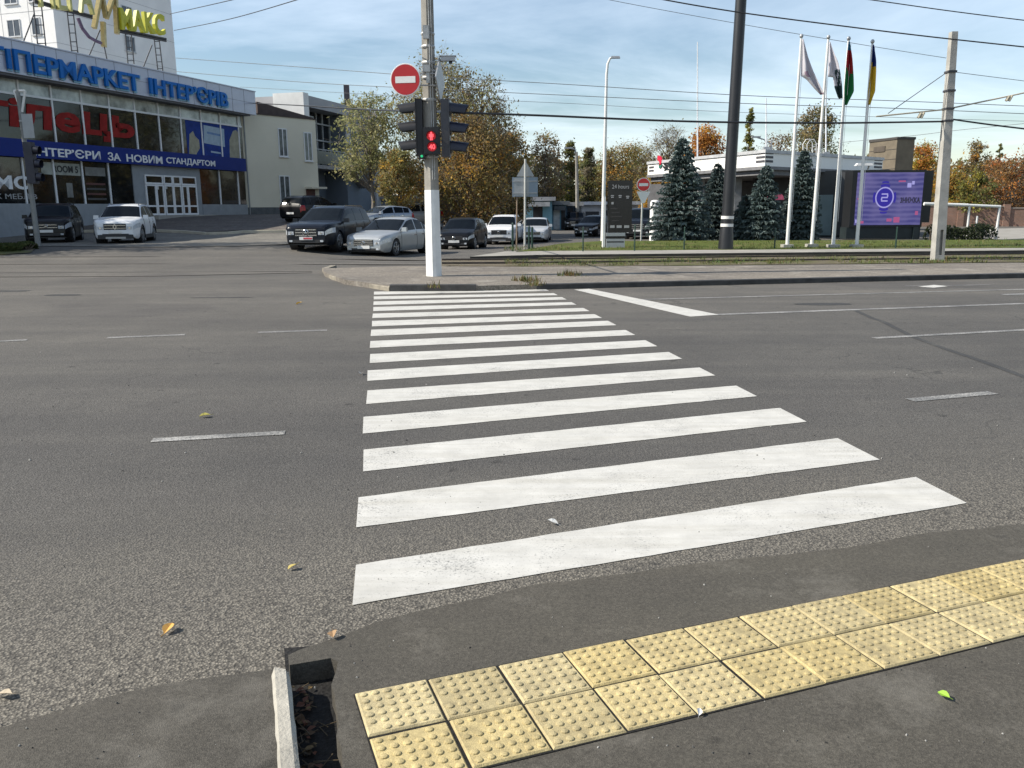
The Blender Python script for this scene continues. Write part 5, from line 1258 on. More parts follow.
# columns, shop, dispensers
for x, y0, Yc, wpx in ((735,237,51,9),(699,238,54,8)):
    p = D(x,y0,Yc); p.z = 0; mb = MB(); mb.box((p.x, p.y, (zc0-.45)/2), (wpx*Yc/FOC*.7,.5,zc0-.46)); mb.build('column', mat('column_grey', (.26,.265,.27), .6), st, local=False)
SH = Facade(752, 52.5, 858, 49.5, 200); dg = mat('shop_dark_cladding', (.022,.024,.027), .35, var=.2)
zs1 = SH.Z((760,172),(850,171)); 
mb = MB(); SH.box(mb, 0, SH.L+1.5, 0, zs1, -8, 0); mb.build('shop_wall', dg, st, local=False)
mb = MB(); SH.box(mb, SH.S(802), SH.S(834), .1, SH.Z((815,195)), .003, .06); mb.build('shop_glass', mat('pale_shop_glass', (.17,.235,.245), .25, var=.2, scale=.6), st, local=False)
mb = MB(); SH.box(mb, SH.S(838), SH.S(850), .1, zs1-.1, .003, .05); 
for x in (836,845,852): SH.box(mb, SH.S(x), SH.S(x)+.06, .1, zs1-.1, .05, .08)
mb.build('cladding_panel', mat('dark_panel', (.05,.052,.056), .4), st, local=False)
mb = MB(); SH.box(mb, -9, SH.S(752), 0, zc0-.5, -9, -6); mb.build('rear_wall', mat('rear_wall_grey', (.12,.12,.125), .6), st, local=False)
for x, y in ((785,166),(864,164.5)):
    p = D(x,y,48.8); mb = MB(); mb.box(p, (1.0,.35,.14), taper=.8); mb.tube([p+Vector((.3,.0,-.05)), p+Vector((.3,.3,-.45))], .05, 5); mb.build('floodlight', white_pt, st, local=False)
def hoop(pts, r, nm, m, lab, Y_):
    b_ = D(*pts[-1], Y_); t = thing(nm, lab, 'roof ladder', b_); mb = MB()
    mb.tube([D(*p, Y_)-b_ for p in pts], r, 6); mb.tube([D(p[0]+4, p[1]+.3, Y_)-b_ for p in pts], r, 6)
    for k in range(6): y = 146+k*4; mb.tube([D(812.3,y,Y_)-b_, D(816.3,y+.3,Y_)-b_], r*.7, 5)
    return mb.build('ladder_frame', m, t)
hoop([(803,150),(803,144),(806,139.5),(810,139),(812.3,143),(812.3,170)], .025, 'roof_ladder', white_pt, 'white hooped ladder over the edge of the canopy', 49.5)
for i, (x, y1, y0, Y_, lab) in enumerate(((697.5,42,160,60,'faint white lightning rod over the canopy behind the broad spruce'),(766.2,98,150,58,'short white lightning rod just above the canopy corner'),(826,60,155,60,'tall white lightning rod behind the second flagpole'))):
    b_ = D(x,y0,Y_); t = thing('lightning_rod', lab, 'lightning rod', b_, 0, 'rods on the canopy roof')
    mb = MB(); mb.tube([(0,0,0), D(x,y1,Y_)-b_], [.06,.035], 6); mb.build('mast', mat('pale_rod', (.62,.64,.66), .5), t)
    mb = MB(); mb.box((0,0,.1), (.4,.4,.2)); mb.build('base', grey_metal, t)
p = D(775.5,198,47.2); t = thing('pink_sign', 'small pink domed sign showing between two spruces', 'sign', p)
mb = MB(); 
n_ = 12; vs = [(math.cos(math.pi*i/n_)*.48, -.03, math.sin(math.pi*i/n_)*.42-.1) for i in range(n_+1)]; 
mb.mesh(vs+[(x, .03, z) for x, y, z in vs], [tuple(range(n_+1)), tuple(range(2*n_+1, n_, -1))]+[(i, n_+1+i, n_+2+i, i+1) for i in range(n_)]); mb.build('sign_face', mat('pink_face', (.70,.13,.22), .5, var=.3, scale=5), t)
mb = MB(); mb.tube([(0,.06,.1),(0,.06,-p.z)], .04, 6); mb.build('post', grey_metal, t)

p = G(654,241); t = thing('white_pylon', 'white rounded pylon standing between the far no-entry sign and the broad spruce', 'pylon', p)
w_ = 9.5*p.y/FOC/2; hz = D(654,200,p.y).z - p.z
mb = MB(); mb.prism([(math.cos(a*math.pi/8)*w_, math.sin(a*math.pi/8)*w_*.8) for a in range(16)], 0, hz-.15); mb.lathe([(w_*.97,hz-.149),(w_*.8,hz-.04),(w_*.3,hz)], (0,0,0), None, 16); mb.build('shell', fascia_w, t, smooth=40)
mb = MB(); mb.box((0,-w_*.81,hz*.6), (w_*.9,.01,hz*.35)); mb.build('notice', mat('pale_notice', (.5,.55,.5), .6, var=.3, scale=6), t)
# LED screen
LS = Facade(856, 45.5, 922, 45.5, 200)
t = thing('led_screen', 'large lit LED screen with a blue round emblem in a black cabinet', 'screen', LS.P(LS.L/2, 0))
zl0, zl1 = LS.Z((880,225)), LS.Z((880,172.5)); blk = mat('cabinet_black', (.008,.009,.011), .5, var=.2)
mb = MB(); LS.box(mb, -.25, LS.L+.12, zl0-.12, zl1+.12, -1.1, -.03); LS.box(mb, LS.L+.12, LS.L+.6, .9, zl1+.1, -1.1, -.2); mb.build('cabinet', blk, t, local=False)
mb = MB(); LS.box(mb, -.35, LS.L+.1, .05, zl0-.125, -1.0, -.1); LS.box(mb, LS.L-.3, LS.L-.02, 0, zl0-.13, -.09, .0); mb.build('stand', mat('stand_dark', (.012,.02,.022), .5), t, local=False)
def screen_mat():
    m, n, b = nt('led_picture'); co = objco(n)
    wv = N(n, 'ShaderNodeTexWave', Scale=1.3, Distortion=2.5, Detail=3.0); wv.bands_direction = 'Z'; wv.inputs['Detail Scale'].default_value = .8; n.links.new(co, wv.inputs['Vector'])
    blot = noise(n, co, .55, 3, .5)
    c = mixc(n, ramp(n, wv.outputs['Fac'], .2, .85), (.060,.055,.25), (.125,.115,.34)); c = mixc(n, ramp(n, blot, .45, .75), c, (.21,.18,.42))
    b.inputs['Base Color'].default_value = (.01,.01,.012,1); b.inputs['Roughness'].default_value = .5
    n.links.new(c, b.inputs['Emission Color']); b.inputs['Emission Strength'].default_value = .48; return m
mb = MB(); LS.box(mb, 0, LS.L, zl0, zl1, -.029, 0); sc_ = mb.build('display', screen_mat(), t, local=False)
def lit(nm, col, st=.55): 
    m = mat(nm, (.01,.01,.01), .5, var=.1, emit=st, ecol=col); return m
eb, ew, ek, er = lit('led_blue', (.022,.010,.33)), lit('led_lilac', (.40,.38,.78)), lit('led_dark', (.012,.010,.035)), lit('led_red', (.42,.09,.24))
ce = LS.hit(884.5,197.5); rx = 9.2*45.5/FOC
def ring(mb, r0, r1, a0, a1, o0, o1, mi=0, n_=28, ey=1.12):
    for i in range(n_):
        a, b_ = a0+(a1-a0)*i/n_, a0+(a1-a0)*(i+1)/n_
        LS.poly(mb, [(ce[0]+math.cos(x)*r*rx, ce[1]+math.sin(x)*r*rx*ey) for x, r in ((a,r0),(b_,r0),(b_,r1),(a,r1))], o0, o1, mi)
mb = MB(); ring(mb, .001, .84, 0, 2*math.pi, .002, .012, 0); ring(mb, .86, .98, 0, 2*math.pi, .002, .010, 1)
for q_ in range(4): a = math.pi/2*q_; ring(mb, 1.02, 1.24, a-.42, a+.42, .002, .010, 0, 8)
ring(mb, 1.35, 1.5, math.pi/2-.25, math.pi/2+.25, .002, .010, 0, 6); ring(mb, 1.35, 1.5, -math.pi/2-.25, -math.pi/2+.25, .002, .010, 0, 6)
s_ = rx*.34
LS.box(mb, ce[0]-s_, ce[0]+s_, ce[1]+s_*.85, ce[1]+s_*1.25, .0125, .016, 1); LS.box(mb, ce[0]-s_, ce[0]+s_, ce[1]-s_*.2, ce[1]+s_*.2, .0125, .016, 1); LS.box(mb, ce[0]-s_, ce[0]+s_, ce[1]-s_*1.25, ce[1]-s_*.85, .0125, .016, 1)
LS.box(mb, ce[0]-s_*1.1, ce[0]-s_*.7, ce[1]-s_*.85, ce[1]-s_*.2, .0125, .016, 1); LS.box(mb, ce[0]+s_*.7, ce[0]+s_*1.1, ce[1]+s_*.2, ce[1]+s_*.85, .0125, .016, 1)
mb.build('screen_emblem', [eb, ew], sc_, local=False)
a = LS.hit(900,203); b_ = LS.hit(920.5,197)
mb = MB(); text_on(mb, '3HИЖKA', LS.P(a[0], a[1], .002), LS.d, (0,0,1), b_[0]-a[0], b_[1]-a[1], .008, .04); mb.build('screen_lettering', ek, sc_, local=False)
mb = MB()
for x0, x1, y0, y1, mi in ((857.5,861,219.5,223,1),(862,866,221,223.5,0),(889,894,218.5,221.5,0),(896,902,217,222.5,0),(907,911,183,187.5,1),(911.5,914,181,184.5,1),(898,905,180.5,182,0),(858,862,198,199.6,0),(917,920,211,215,0)): LS.box(mb, LS.S(x0), LS.S(x1), LS.Z((x0,y1)), LS.Z((x0,y0)), .002, .008, mi)
mb.build('screen_caption', [er, ew], sc_, local=False)

# brown block behind
BB = Facade(866, 66, 893, 63); zB = BB.Z((866,140),(893,143))
t = thing('brown_block', 'olive brown box-shaped building standing up behind the fuel station', 'building', BB.P(2, 0))
bwm = mat('olive_brick', (.145,.12,.085), .85, var=.25, scale=1.2); 
mb = MB(); BB.box(mb, 0, BB.L, 0, zB, -1.5, 0); mb.build('wall', bwm, t, local=False)
mb = MB(); BB.box(mb, -.05, BB.L+.05, zB, zB+.18, -1.55, .05); mb.build('roof_edge', mat('dark_roof_edge', (.05,.045,.04), .8), t, local=False)
mb = MB(); BB.box(mb, BB.S(871), BB.S(882), BB.Z((876,152.5)), BB.Z((876,147)), .003, .05); mb.build('vent_panel', mat('brown_panel', (.075,.06,.045), .7), t, local=False)
mb = MB()
for k in range(1, 6): BB.box(mb, .0, BB.L, zB-.7*k, zB-.7*k+.04, .002, .015); 
mb.build('cladding_joint', mat('dark_roof_edge', (.05,.045,.04), .8), t, local=False)
# ------------------------------------------------------------------ flags and flagpoles
def flagpole(px0, py0, px1, py1, lab):
    b = GF(px0, py0, .21); tp = D(px1, py1, b.y)-b
    t = thing('flagpole', lab, 'flagpole', b, 0, 'flagpoles on the lawn')
    mb = MB(); mb.tube([(0,0,-.1), (tp.x*.5,0,tp.z*.5), (tp.x,0,tp.z)], [.07,.06,.042], 10); mb.build('pole', white_pt, t, smooth=50)
    mb = MB(); mb.lathe([(.02,0),(.06,.04),(.075,.09),(.045,.15),(.0,.17)], (tp.x,0,tp.z), None, 10); mb.build('finial', grey_metal, t, smooth=50)
    mb = MB(); mb.box((0,0,.06), (.4,.4,.12)); mb.build('foot_plate', concrete, t)
    mb = MB(); mb.tube([(.11,-.02,1.0),(tp.x+.09,-.02,tp.z-.1)], .008, 4); mb.build('halyard', white_pt, t)
    return b
fb = [flagpole(787,247.5,801.3,38.5,'white flagpole nearest the spruces'), flagpole(811.5,247,828.3,39.5,'second white flagpole from the spruces'), flagpole(833,247.5,848.6,41,'third white flagpole, in front of the dark shop wall'), flagpole(856.5,247.5,872.4,44,'white flagpole next to the LED screen')]
def flag(lab, base, left, right, mats, pick, folds=3, amp=.12, seed=0):
    """hanging cloth between two edges given in pixels at the pole's depth, with real folds"""
    r = random.Random(seed); nv, nu = 30, 14
    def at(pts, v):
        k = v*(len(pts)-1); i = min(int(k), len(pts)-2); f = k-i; return (pts[i][0]+(pts[i+1][0]-pts[i][0])*f, pts[i][1]+(pts[i+1][1]-pts[i][1])*f)
    vs = []
    for j in range(nv+1):
        v = j/nv; a = D(*at(left, v), base.y-.02); b = D(*at(right, v), base.y-.02)
        for i in range(nu+1):
            u = i/nu; p = a.lerp(b, u); d = amp*min(1, v*3+.1)*math.sin(u*folds*math.pi + v*2.2 + seed)*(u**.5); vs.append(p+Vector((0, d-.06, 0)))
    c0 = vs[0].copy(); mb = MB(); fs = []; mi = []
    for j in range(nv):
        for i in range(nu):
            f = (j*(nu+1)+i, j*(nu+1)+i+1, (j+1)*(nu+1)+i+1, (j+1)*(nu+1)+i); fs.append(f); mi.append(pick((i+.5)/nu, (j+.5)/nv, sum((vs[k].z for k in f))/4))
    mb.v = [p-c0 for p in vs]; mb.f = fs; mb.mi = mi
    o = mb.build('flag', mats, None, smooth=180); o.location = c0
    md = o.modifiers.new('cloth', 'SOLIDIFY'); md.thickness = .006
    return tag(o, lab, 'flag', 'flags on the lawn')
def cloth(nm, col):
    m, n, b = nt(nm); co = objco(n); c = mixc(n, ramp(n, noise(n, co, 2, 4), .3, .7), tuple(x*.9 for x in col), col)
    n.links.new(c, b.inputs['Base Color']); b.inputs['Roughness'].default_value = .8; b.inputs['Specular IOR Level'].default_value = .2
    tl = n.nodes.new('ShaderNodeBsdfTranslucent'); n.links.new(c, tl.inputs[0]); mx = n.nodes.new('ShaderNodeMixShader'); mx.inputs[0].default_value = .35
    o = [x for x in n.nodes if x.type == 'OUTPUT_MATERIAL'][0]; n.links.new(b.outputs[0], mx.inputs[1]); n.links.new(tl.outputs[0], mx.inputs[2]); n.links.new(mx.outputs[0], o.inputs[0]); return m
cw, cpat = cloth('flag_white', (.72,.70,.74)), cloth('flag_dark_print', (.05,.09,.09)); cred, cgrn, cblu = cloth('flag_red', (.42,.03,.035)), cloth('flag_green', (.025,.20,.06)), cloth('flag_pale_blue', (.06,.22,.34)); cnav, cyel = cloth('flag_navy', (.02,.04,.18)), cloth('flag_yellow', (.62,.42,.03)); cpink = cloth('flag_pink_print', (.50,.36,.44))
flag('plain white flag drooping in a long point', fb[0], [(801.8,40),(800.6,60),(800,76),(806,80),(813,88),(819,94)], [(803,39),(808,58),(812.5,72),(816.5,82),(820,90),(822,95)], [cw, cpink], lambda u, v, z: 1 if (.35 < v < .5 and .3 < u < .7) or v > .93 else 0, 2.5, .16, 1)
flag('white flag with dark print along its hanging edge', fb[1], [(828.6,43),(827.6,60),(827,77),(832.5,77.5),(834,88),(837.5,98)], [(829.6,42),(833,54),(836.6,64),(838.8,76),(840.3,88),(841,99)], [cw, cpat], lambda u, v, z: 1 if (u > .55 and v > .45 and math.sin(u*23+v*31) > -.35) or v > .78 else 0, 2.5, .14, 2)
flag('hanging flag with pale blue, red and broad green fields', fb[2], [(847.9,42),(846.4,55),(845,72),(843.7,88),(844.3,105)], [(849.3,42),(850.4,55),(851.8,78),(852.1,92),(845.5,105.5)], [cblu, cred, cgrn], lambda u, v, z: 0 if v < .17 else (1 if v < .43+.06*math.sin(u*3) else 2), 2.2, .12, 3)
flag('hanging flag with navy upper half and yellow lower half', fb[3], [(872.2,45),(871.3,58),(870,72),(867.6,90),(867.6,104.5)], [(873.3,45),(874.2,60),(874.6,72),(874.2,92),(869,105)], [cnav, cyel], lambda u, v, z: 0 if v < .43-.1*(1-u) else 1, 2.2, .12, 4)

# ------------------------------------------------------------------ trees
leaf_m = leaf_mat('tree_leaves', .5); bark = mat('bark', (.115,.09,.068), .9, var=.4, scale=4, bmp=.5); bark_pale = mat('pale_bark', (.21,.185,.155), .9, var=.3, scale=4, bmp=.5)
needle_m = leaf_mat('needles', .15)
def tree(name, label, base, height, width, cols, seed, nclus=70, nleaf=42, lsize=.16, trunk_h=.25, bare=.25, shape='round', group=None, cat='tree', barkm=None, squash=1.0, twig=5):
    r = random.Random(seed); t = thing(name, label, cat, base, 0, group); barkm = barkm or bark
    th = height*trunk_h; ch = height-th; rw = width/2; tr = max(.07, height*.018)
    lean = Vector((r.uniform(-.03,.03), r.uniform(-.03,.03), 0))
    spine = [Vector((0,0,-.15)), Vector((0,0,0))]
    for k in range(1, 9): z = height*.93*k/8; spine.append(Vector((lean.x*z+r.uniform(-1,1)*.012*height, lean.y*z+r.uniform(-1,1)*.012*height, z)))
    def sp(z):
        for a, b in zip(spine, spine[1:]):
            if a.z <= z <= b.z: return a.lerp(b, (z-a.z)/max(1e-6, b.z-a.z))
        return spine[-1]
    wood = MB(); wood.tube(spine, [tr*1.5]+[tr*max(.12, (1-p.z/height)**.8) for p in spine[1:]], 8)
    # a few big lobes give the outline its bumps
    lobes = []
    for k in range(9):
        u = r.random(); a = r.uniform(0, 6.28)
        prof = {'round': math.sin(math.pi*min(1, .12+.86*u))**.6, 'column': .75+.25*math.sin(math.pi*u), 'cone': 1-.85*u, 'vase': .45+.55*math.sin(math.pi*min(1,u*.8+.1)), 'spread': .6+.4*u}[shape]
        lobes.append((u, a, prof))
    cl = []
    tries = 0
    while len(cl) < nclus and tries < nclus*30:
        tries += 1
        u = r.random(); a = r.uniform(0, 6.28)
        prof = {'round': math.sin(math.pi*min(1, .10+.88*u))**.62, 'column': (.35+.65*math.sin(math.pi*min(1,u*.92+.06)))*.9, 'cone': 1-.9*u, 'vase': .4+.6*math.sin(math.pi*min(1,u*.85+.08)), 'spread': .55+.45*math.sin(math.pi*min(1,u*.7+.2))}[shape]
        bump_ = .78+.5*mnoise.noise(Vector((math.cos(a)*1.3+seed, math.sin(a)*1.3, u*3.2)))
        rad = rw*prof*bump_*math.sqrt(r.uniform(.08, 1))
        z = th + ch*u*.98
        c = sp(z*.96) + Vector((math.cos(a)*rad, math.sin(a)*rad*squash, 0)); c.z = z + r.uniform(-.02,.02)*height
        cl.append((c, rad, u))
    lv = MB()
    for c, rad, u in cl:
        z0 = max(th*.55, c.z - rad*r.uniform(.7,1.3) - height*.05); s0 = sp(min(z0, height*.9))
        midp = s0.lerp(c, .55) + Vector((r.uniform(-1,1), r.uniform(-1,1), r.uniform(.2,1)))*.10*max(.4, rad)
        wood.tube([s0, midp, c], [tr*.34*(1-.6*u)+.012, tr*.18*(1-.6*u)+.009, .008], 4, cap=False)
        sig = width*.062*r.uniform(.7,1.4)
        for _ in range(twig):
            d = Vector((r.gauss(0,1), r.gauss(0,1), abs(r.gauss(.5,.8)))).normalized()*sig*r.uniform(1.2,2.6)
            wood.tube([c, c+d*.5+Vector((0,0,.1*sig)), c+d], [.010,.008,.004], 3, cap=False)
        if r.random() < bare*.6 + (bare if u > .8 else 0): k_ = int(nleaf*.35)
        else: k_ = int(1.75*nleaf*r.uniform(.6,1.35))
        base_c = Vector(r.choice(cols)); hue = 1.75*r.uniform(.8,1.2)
        for _ in range(k_):
            p = c + Vector((r.gauss(0,sig), r.gauss(0,sig), r.gauss(0,sig*.8)))
            if p.z < th*.5: continue
            n_ = Vector((r.gauss(0,1), r.gauss(0,1), r.gauss(0,1))).normalized(); x_ = n_.orthogonal().normalized(); y_ = n_.cross(x_); s_ = lsize*.72*r.uniform(.5,1.3)
            a = r.uniform(0,6.28); xx = x_*math.cos(a)+y_*math.sin(a); yy = n_.cross(xx)
            tc_ = base_c.lerp(Vector(r.choice(cols)), r.random()*.6)*hue*r.uniform(.75,1.25)
            lv.face([p-xx*s_*.6, p-yy*s_*.32+xx*.1*s_, p+xx*s_*.6, p+yy*s_*.32], 0, tuple(tc_))
    wood.build('trunk', barkm, t, smooth=60); lv.build('crown', leaf_m, t)
    return t
def tree_px(label, px, py_top, wpx, Y, cols, seed, name='autumn_tree', base_z=None, **kw):
    p = D(px, 215, Y); z0 = zg(p.x, p.y) if base_z is None else base_z; zt = D(px, py_top, Y).z
    return tree(name, label, (p.x, p.y, z0), zt-z0, wpx*Y/FOC, cols, seed, **kw)
OL = [(.115,.105,.035),(.15,.125,.045),(.09,.085,.03),(.17,.12,.05)]; BR = [(.15,.085,.035),(.12,.075,.035),(.18,.11,.04),(.10,.07,.035)]; OR = [(.28,.14,.022),(.24,.12,.025),(.17,.095,.03),(.30,.18,.03)]
GR = [(.07,.085,.03),(.10,.105,.035),(.055,.07,.028),(.13,.12,.045)]; PG = [(.16,.17,.075),(.20,.19,.09),(.12,.13,.055),(.22,.20,.10)]; YG = [(.19,.17,.03),(.24,.20,.035),(.13,.13,.03)]; RD = [(.26,.085,.025),(.22,.10,.03),(.30,.13,.03)]; GB = [(.14,.12,.085),(.17,.145,.11),(.11,.095,.065)]
T = 'trees beyond the junction'
tree_px('pale green drooping tree in front of the slate blue building', 373, 96, 76, 60, PG, 11, name='leafy_tree', nclus=95, nleaf=40, lsize=.26, trunk_h=.34, bare=.3, shape='spread', barkm=bark_pale, group=T, twig=7)
tree_px('tall grey-green half bare tree directly behind the concrete pole', 446, 62, 140, 63, PG+OL+GB, 12, nclus=240, nleaf=46, lsize=.24, trunk_h=.2, bare=.32, shape='round', group=T, barkm=bark_pale, twig=8)
tree_px('tall olive tree with a thin ragged top beside the traffic signals', 484, 74, 84, 61, OL+PG+GB+BR, 13, nclus=170, nleaf=46, lsize=.22, trunk_h=.16, bare=.22, shape='vase', group=T, twig=7)
tree_px('broad orange-brown tree beside the white painted pole', 472, 118, 112, 58, OR+BR+OL+OL+GB, 14, nclus=170, nleaf=60, lsize=.22, trunk_h=.12, bare=.08, shape='round', group=T)
tree_px('small yellow-brown tree between the pole and the slate blue building', 398, 150, 52, 57, OR+OL+OL+PG, 15, nclus=80, nleaf=55, lsize=.20, trunk_h=.12, bare=.1, shape='round', group=T)
tree_px('dark brown tree at the edge of the autumn group by the thin sign post', 512, 130, 54, 66, BR+OL+OL, 16, nclus=120, nleaf=46, lsize=.24, trunk_h=.15, bare=.15, shape='round', group=T)
tree_px('brown half bare tree above the blue kiosks', 545, 136, 58, 92, BR+GB+OL, 17, nclus=130, nleaf=30, lsize=.34, trunk_h=.2, bare=.35, group=T)
tree_px('low green tree behind the square sign back', 552, 178, 50, 98, GR+YG, 31, name='leafy_tree', nclus=60, nleaf=40, lsize=.34, trunk_h=.12, bare=.05, group=T)
tree_px('slender green poplar left of the street lamp'.replace('left of', 'between the kiosks and'), 571, 140, 21, 98, GR+OL, 18, name='poplar_tree', nclus=100, nleaf=36, lsize=.32, trunk_h=.1, bare=.1, shape='column', group=T)
tree_px('second poplar, close beside the distant concrete lamp post', 587, 148, 24, 101, GR+GB, 19, name='poplar_tree', nclus=100, nleaf=32, lsize=.32, trunk_h=.1, bare=.2, shape='column', group=T)
tree_px('low yellow-green tree behind the street lamp foot', 590, 168, 84, 108, YG+GR+OL+OL, 20, name='leafy_tree', nclus=120, nleaf=40, lsize=.34, trunk_h=.1, bare=.05, group=T)
tree_px('bare grey-brown poplar just behind the white street lamp', 609, 146, 25, 100, GB+BR, 21, name='poplar_tree', nclus=100, nleaf=22, lsize=.32, trunk_h=.1, bare=.3, shape='column', group=T)
tree_px('round olive-brown tree above the price totem', 630, 147, 84, 99, OL+OL+OR+GR, 22, nclus=150, nleaf=48, lsize=.31, trunk_h=.12, bare=.08, group=T)
tree_px('bare grey tree behind the end of the canopy with the red emblem', 664, 130, 76, 88, GB+OL, 23, name='bare_tree', nclus=150, nleaf=12, lsize=.28, trunk_h=.2, bare=.5, group=T, twig=10)
tree_px('yellow-orange low tree under the end of the canopy', 655, 170, 40, 74, OR+YG, 24, nclus=60, nleaf=46, lsize=.28, trunk_h=.12, bare=.05, group=T)
tree_px('rust orange tree above the white canopy', 703, 130, 52, 84, RD+OR, 25, nclus=120, nleaf=48, lsize=.30, trunk_h=.2, bare=.1, group=T)
tree_px('very narrow tall poplar beside the black pole', 743, 108, 14, 92, YG+GR, 26, name='poplar_tree', nclus=90, nleaf=34, lsize=.28, trunk_h=.1, bare=.1, shape='column', group=T)
tree_px('bare brown low tree above the canopy corner', 776, 136, 72, 90, BR+GB, 27, name='bare_tree', nclus=120, nleaf=24, lsize=.30, trunk_h=.2, bare=.35, group=T)
tree_px('tall dull green tree behind the middle flagpoles', 814, 108, 62, 82, GR+GB+OL, 28, name='leafy_tree', nclus=130, nleaf=52, lsize=.30, trunk_h=.15, bare=.08, shape='round', group=T)
tree_px('red and orange tree beside the bare square concrete pole', 916, 147, 52, 80, OR+RD+YG, 29, nclus=100, nleaf=46, lsize=.28, trunk_h=.2, bare=.15, group=T)
tree_px('golden low tree behind the bare square concrete pole', 948, 172, 60, 76, OR+YG+OL, 30, nclus=90, nleaf=48, lsize=.28, trunk_h=.12, bare=.08, group=T)
tree_px('tall thin crowned olive tree above the brick fence', 972, 144, 40, 80, OL+OR+GB, 32, nclus=80, nleaf=34, lsize=.26, trunk_h=.35, bare=.25, shape='round', group=T)
tree_px('low yellow-green tree in front of the tall thin crowned tree', 971, 174, 46, 74, YG+GR, 33, name='leafy_tree', nclus=70, nleaf=46, lsize=.27, trunk_h=.12, bare=.05, group=T)
tree_px('narrow dark green poplar at the far end of the brick fence', 993, 145, 10, 86, GR, 34, name='poplar_tree', nclus=46, nleaf=32, lsize=.26, trunk_h=.1, bare=.1, shape='column', group=T)
tree_px('reddish brown spreading tree over the brick fence', 1010, 160, 78, 76, BR+RD, 35, nclus=130, nleaf=40, lsize=.27, trunk_h=.2, bare=.3, shape='spread', group=T, twig=7)
tree_px('brown tree cut off by the edge past the reddish spreading tree', 1058, 150, 80, 80, BR+GB, 36, nclus=90, nleaf=34, lsize=.3, trunk_h=.2, bare=.3, group=T)
# unseen tree just out of frame, added to shade the lot and parked cars
p = Vector((-25.3, 32.5, 0)); tree('leafy_tree', 'unseen tree added at the edge of the lot to shade the parked cars', (p.x, p.y, zg(p.x, p.y)), 15.0, 7.5, GR+OL, 40, nclus=120, nleaf=46, lsize=.24, trunk_h=.16, bare=.0, group=T)
# spruces
def spruce(label, px, py0, py_top, wpx, Y, seed, dark=1.0):
    r = random.Random(seed); b = D(px, py0, Y); b.z = .15; zt = D(px, py_top, Y).z-b.z; rw = wpx*Y/FOC/2
    t = thing('spruce', label, 'spruce tree', b, 0, 'blue spruces before the fuel station')
    wood = MB(); wood.tube([(0,0,-.1),(0,0,zt*.5),(0,0,zt*.97)], [.13,.08,.015], 7)
    lv = MB(); nl = int(zt*4.6)
    for l in range(nl):
        u = l/(nl-1); z = .12 + (zt-.25)*u; rr_ = 1.1*rw*((1-u)**.78)*(1.0 if u > .07 else .86)+.06; nb = max(5, int(21*(1-u)+6))
        for k in range(nb):
            a = 6.283*(k+.5*(l % 2))/nb + r.uniform(-.2,.2); ln = rr_*r.uniform(.72,1.12); d = Vector((math.cos(a), math.sin(a), 0)); q = Vector((-d.y, d.x, 0))
            droop = -.30*(1-u)+.22*u
            base = Vector((0,0,z+r.uniform(-.05,.05))); hue = r.uniform(.75,1.3)*dark
            st_ = max(3, int(ln/.15))
            if k % 3 == 0: wood.tube([base, base+d*ln*.9+Vector((0,0,droop*ln*.7))], [.022,.008], 3, cap=False)
            for s_ in range(st_):
                f = (s_+.7)/st_
                if f < .12 and ln > .8: continue
                p = base + d*ln*f + Vector((0,0,droop*ln*f**1.5 + .12*ln*f*f)); wdt = .26*(1.15-f*.6)*min(1, .5+ln)
                for sg in (-1, 0, 1):
                    tip = p + q*sg*wdt*r.uniform(.7,1.2) + d*.14*r.uniform(.6,1.3) + Vector((0,0,r.uniform(-.09,.05) - abs(sg)*.05)); side = (d*.5-q*sg*.3 if sg else q).normalized()*.05
                    tint = Vector((.070,.105,.098)).lerp(Vector((.16,.20,.195)), f*r.random())*hue
                    lv.face([p-side, p+side, tip+side*.6+Vector((0,0,.015)), tip-side*.6], 0, tuple(tint)); 
                    lv.face([p+Vector((0,0,-.05)), p+Vector((0,0,.05)), tip+Vector((0,0,.03)), tip+Vector((0,0,-.06))], 0, tuple(tint*.9))
    lv.tube([(0,0,zt*.93),(0,0,zt+.05)], [.05,.012], 4, 0, True, (.07,.09,.08))
    wood.build('trunk', bark, t); lv.build('crown', needle_m, t)
spruce('broad tall blue spruce nearest the far no-entry sign', 679.5, 245, 137, 58, 43.2, 1)
spruce('slim dark spruce just behind the broad one', 715, 244, 163, 36, 46.2, 2, .75)
spruce('low dark spruce beside the foot of the black pole', 744, 244, 195, 30, 43.6, 3, .7)
spruce('blue spruce in front of the canopy corner', 762, 244, 165, 42, 43.2, 4)
spruce('narrow tall blue spruce behind the second flagpole', 799, 244, 150, 38, 44.0, 5, .9)

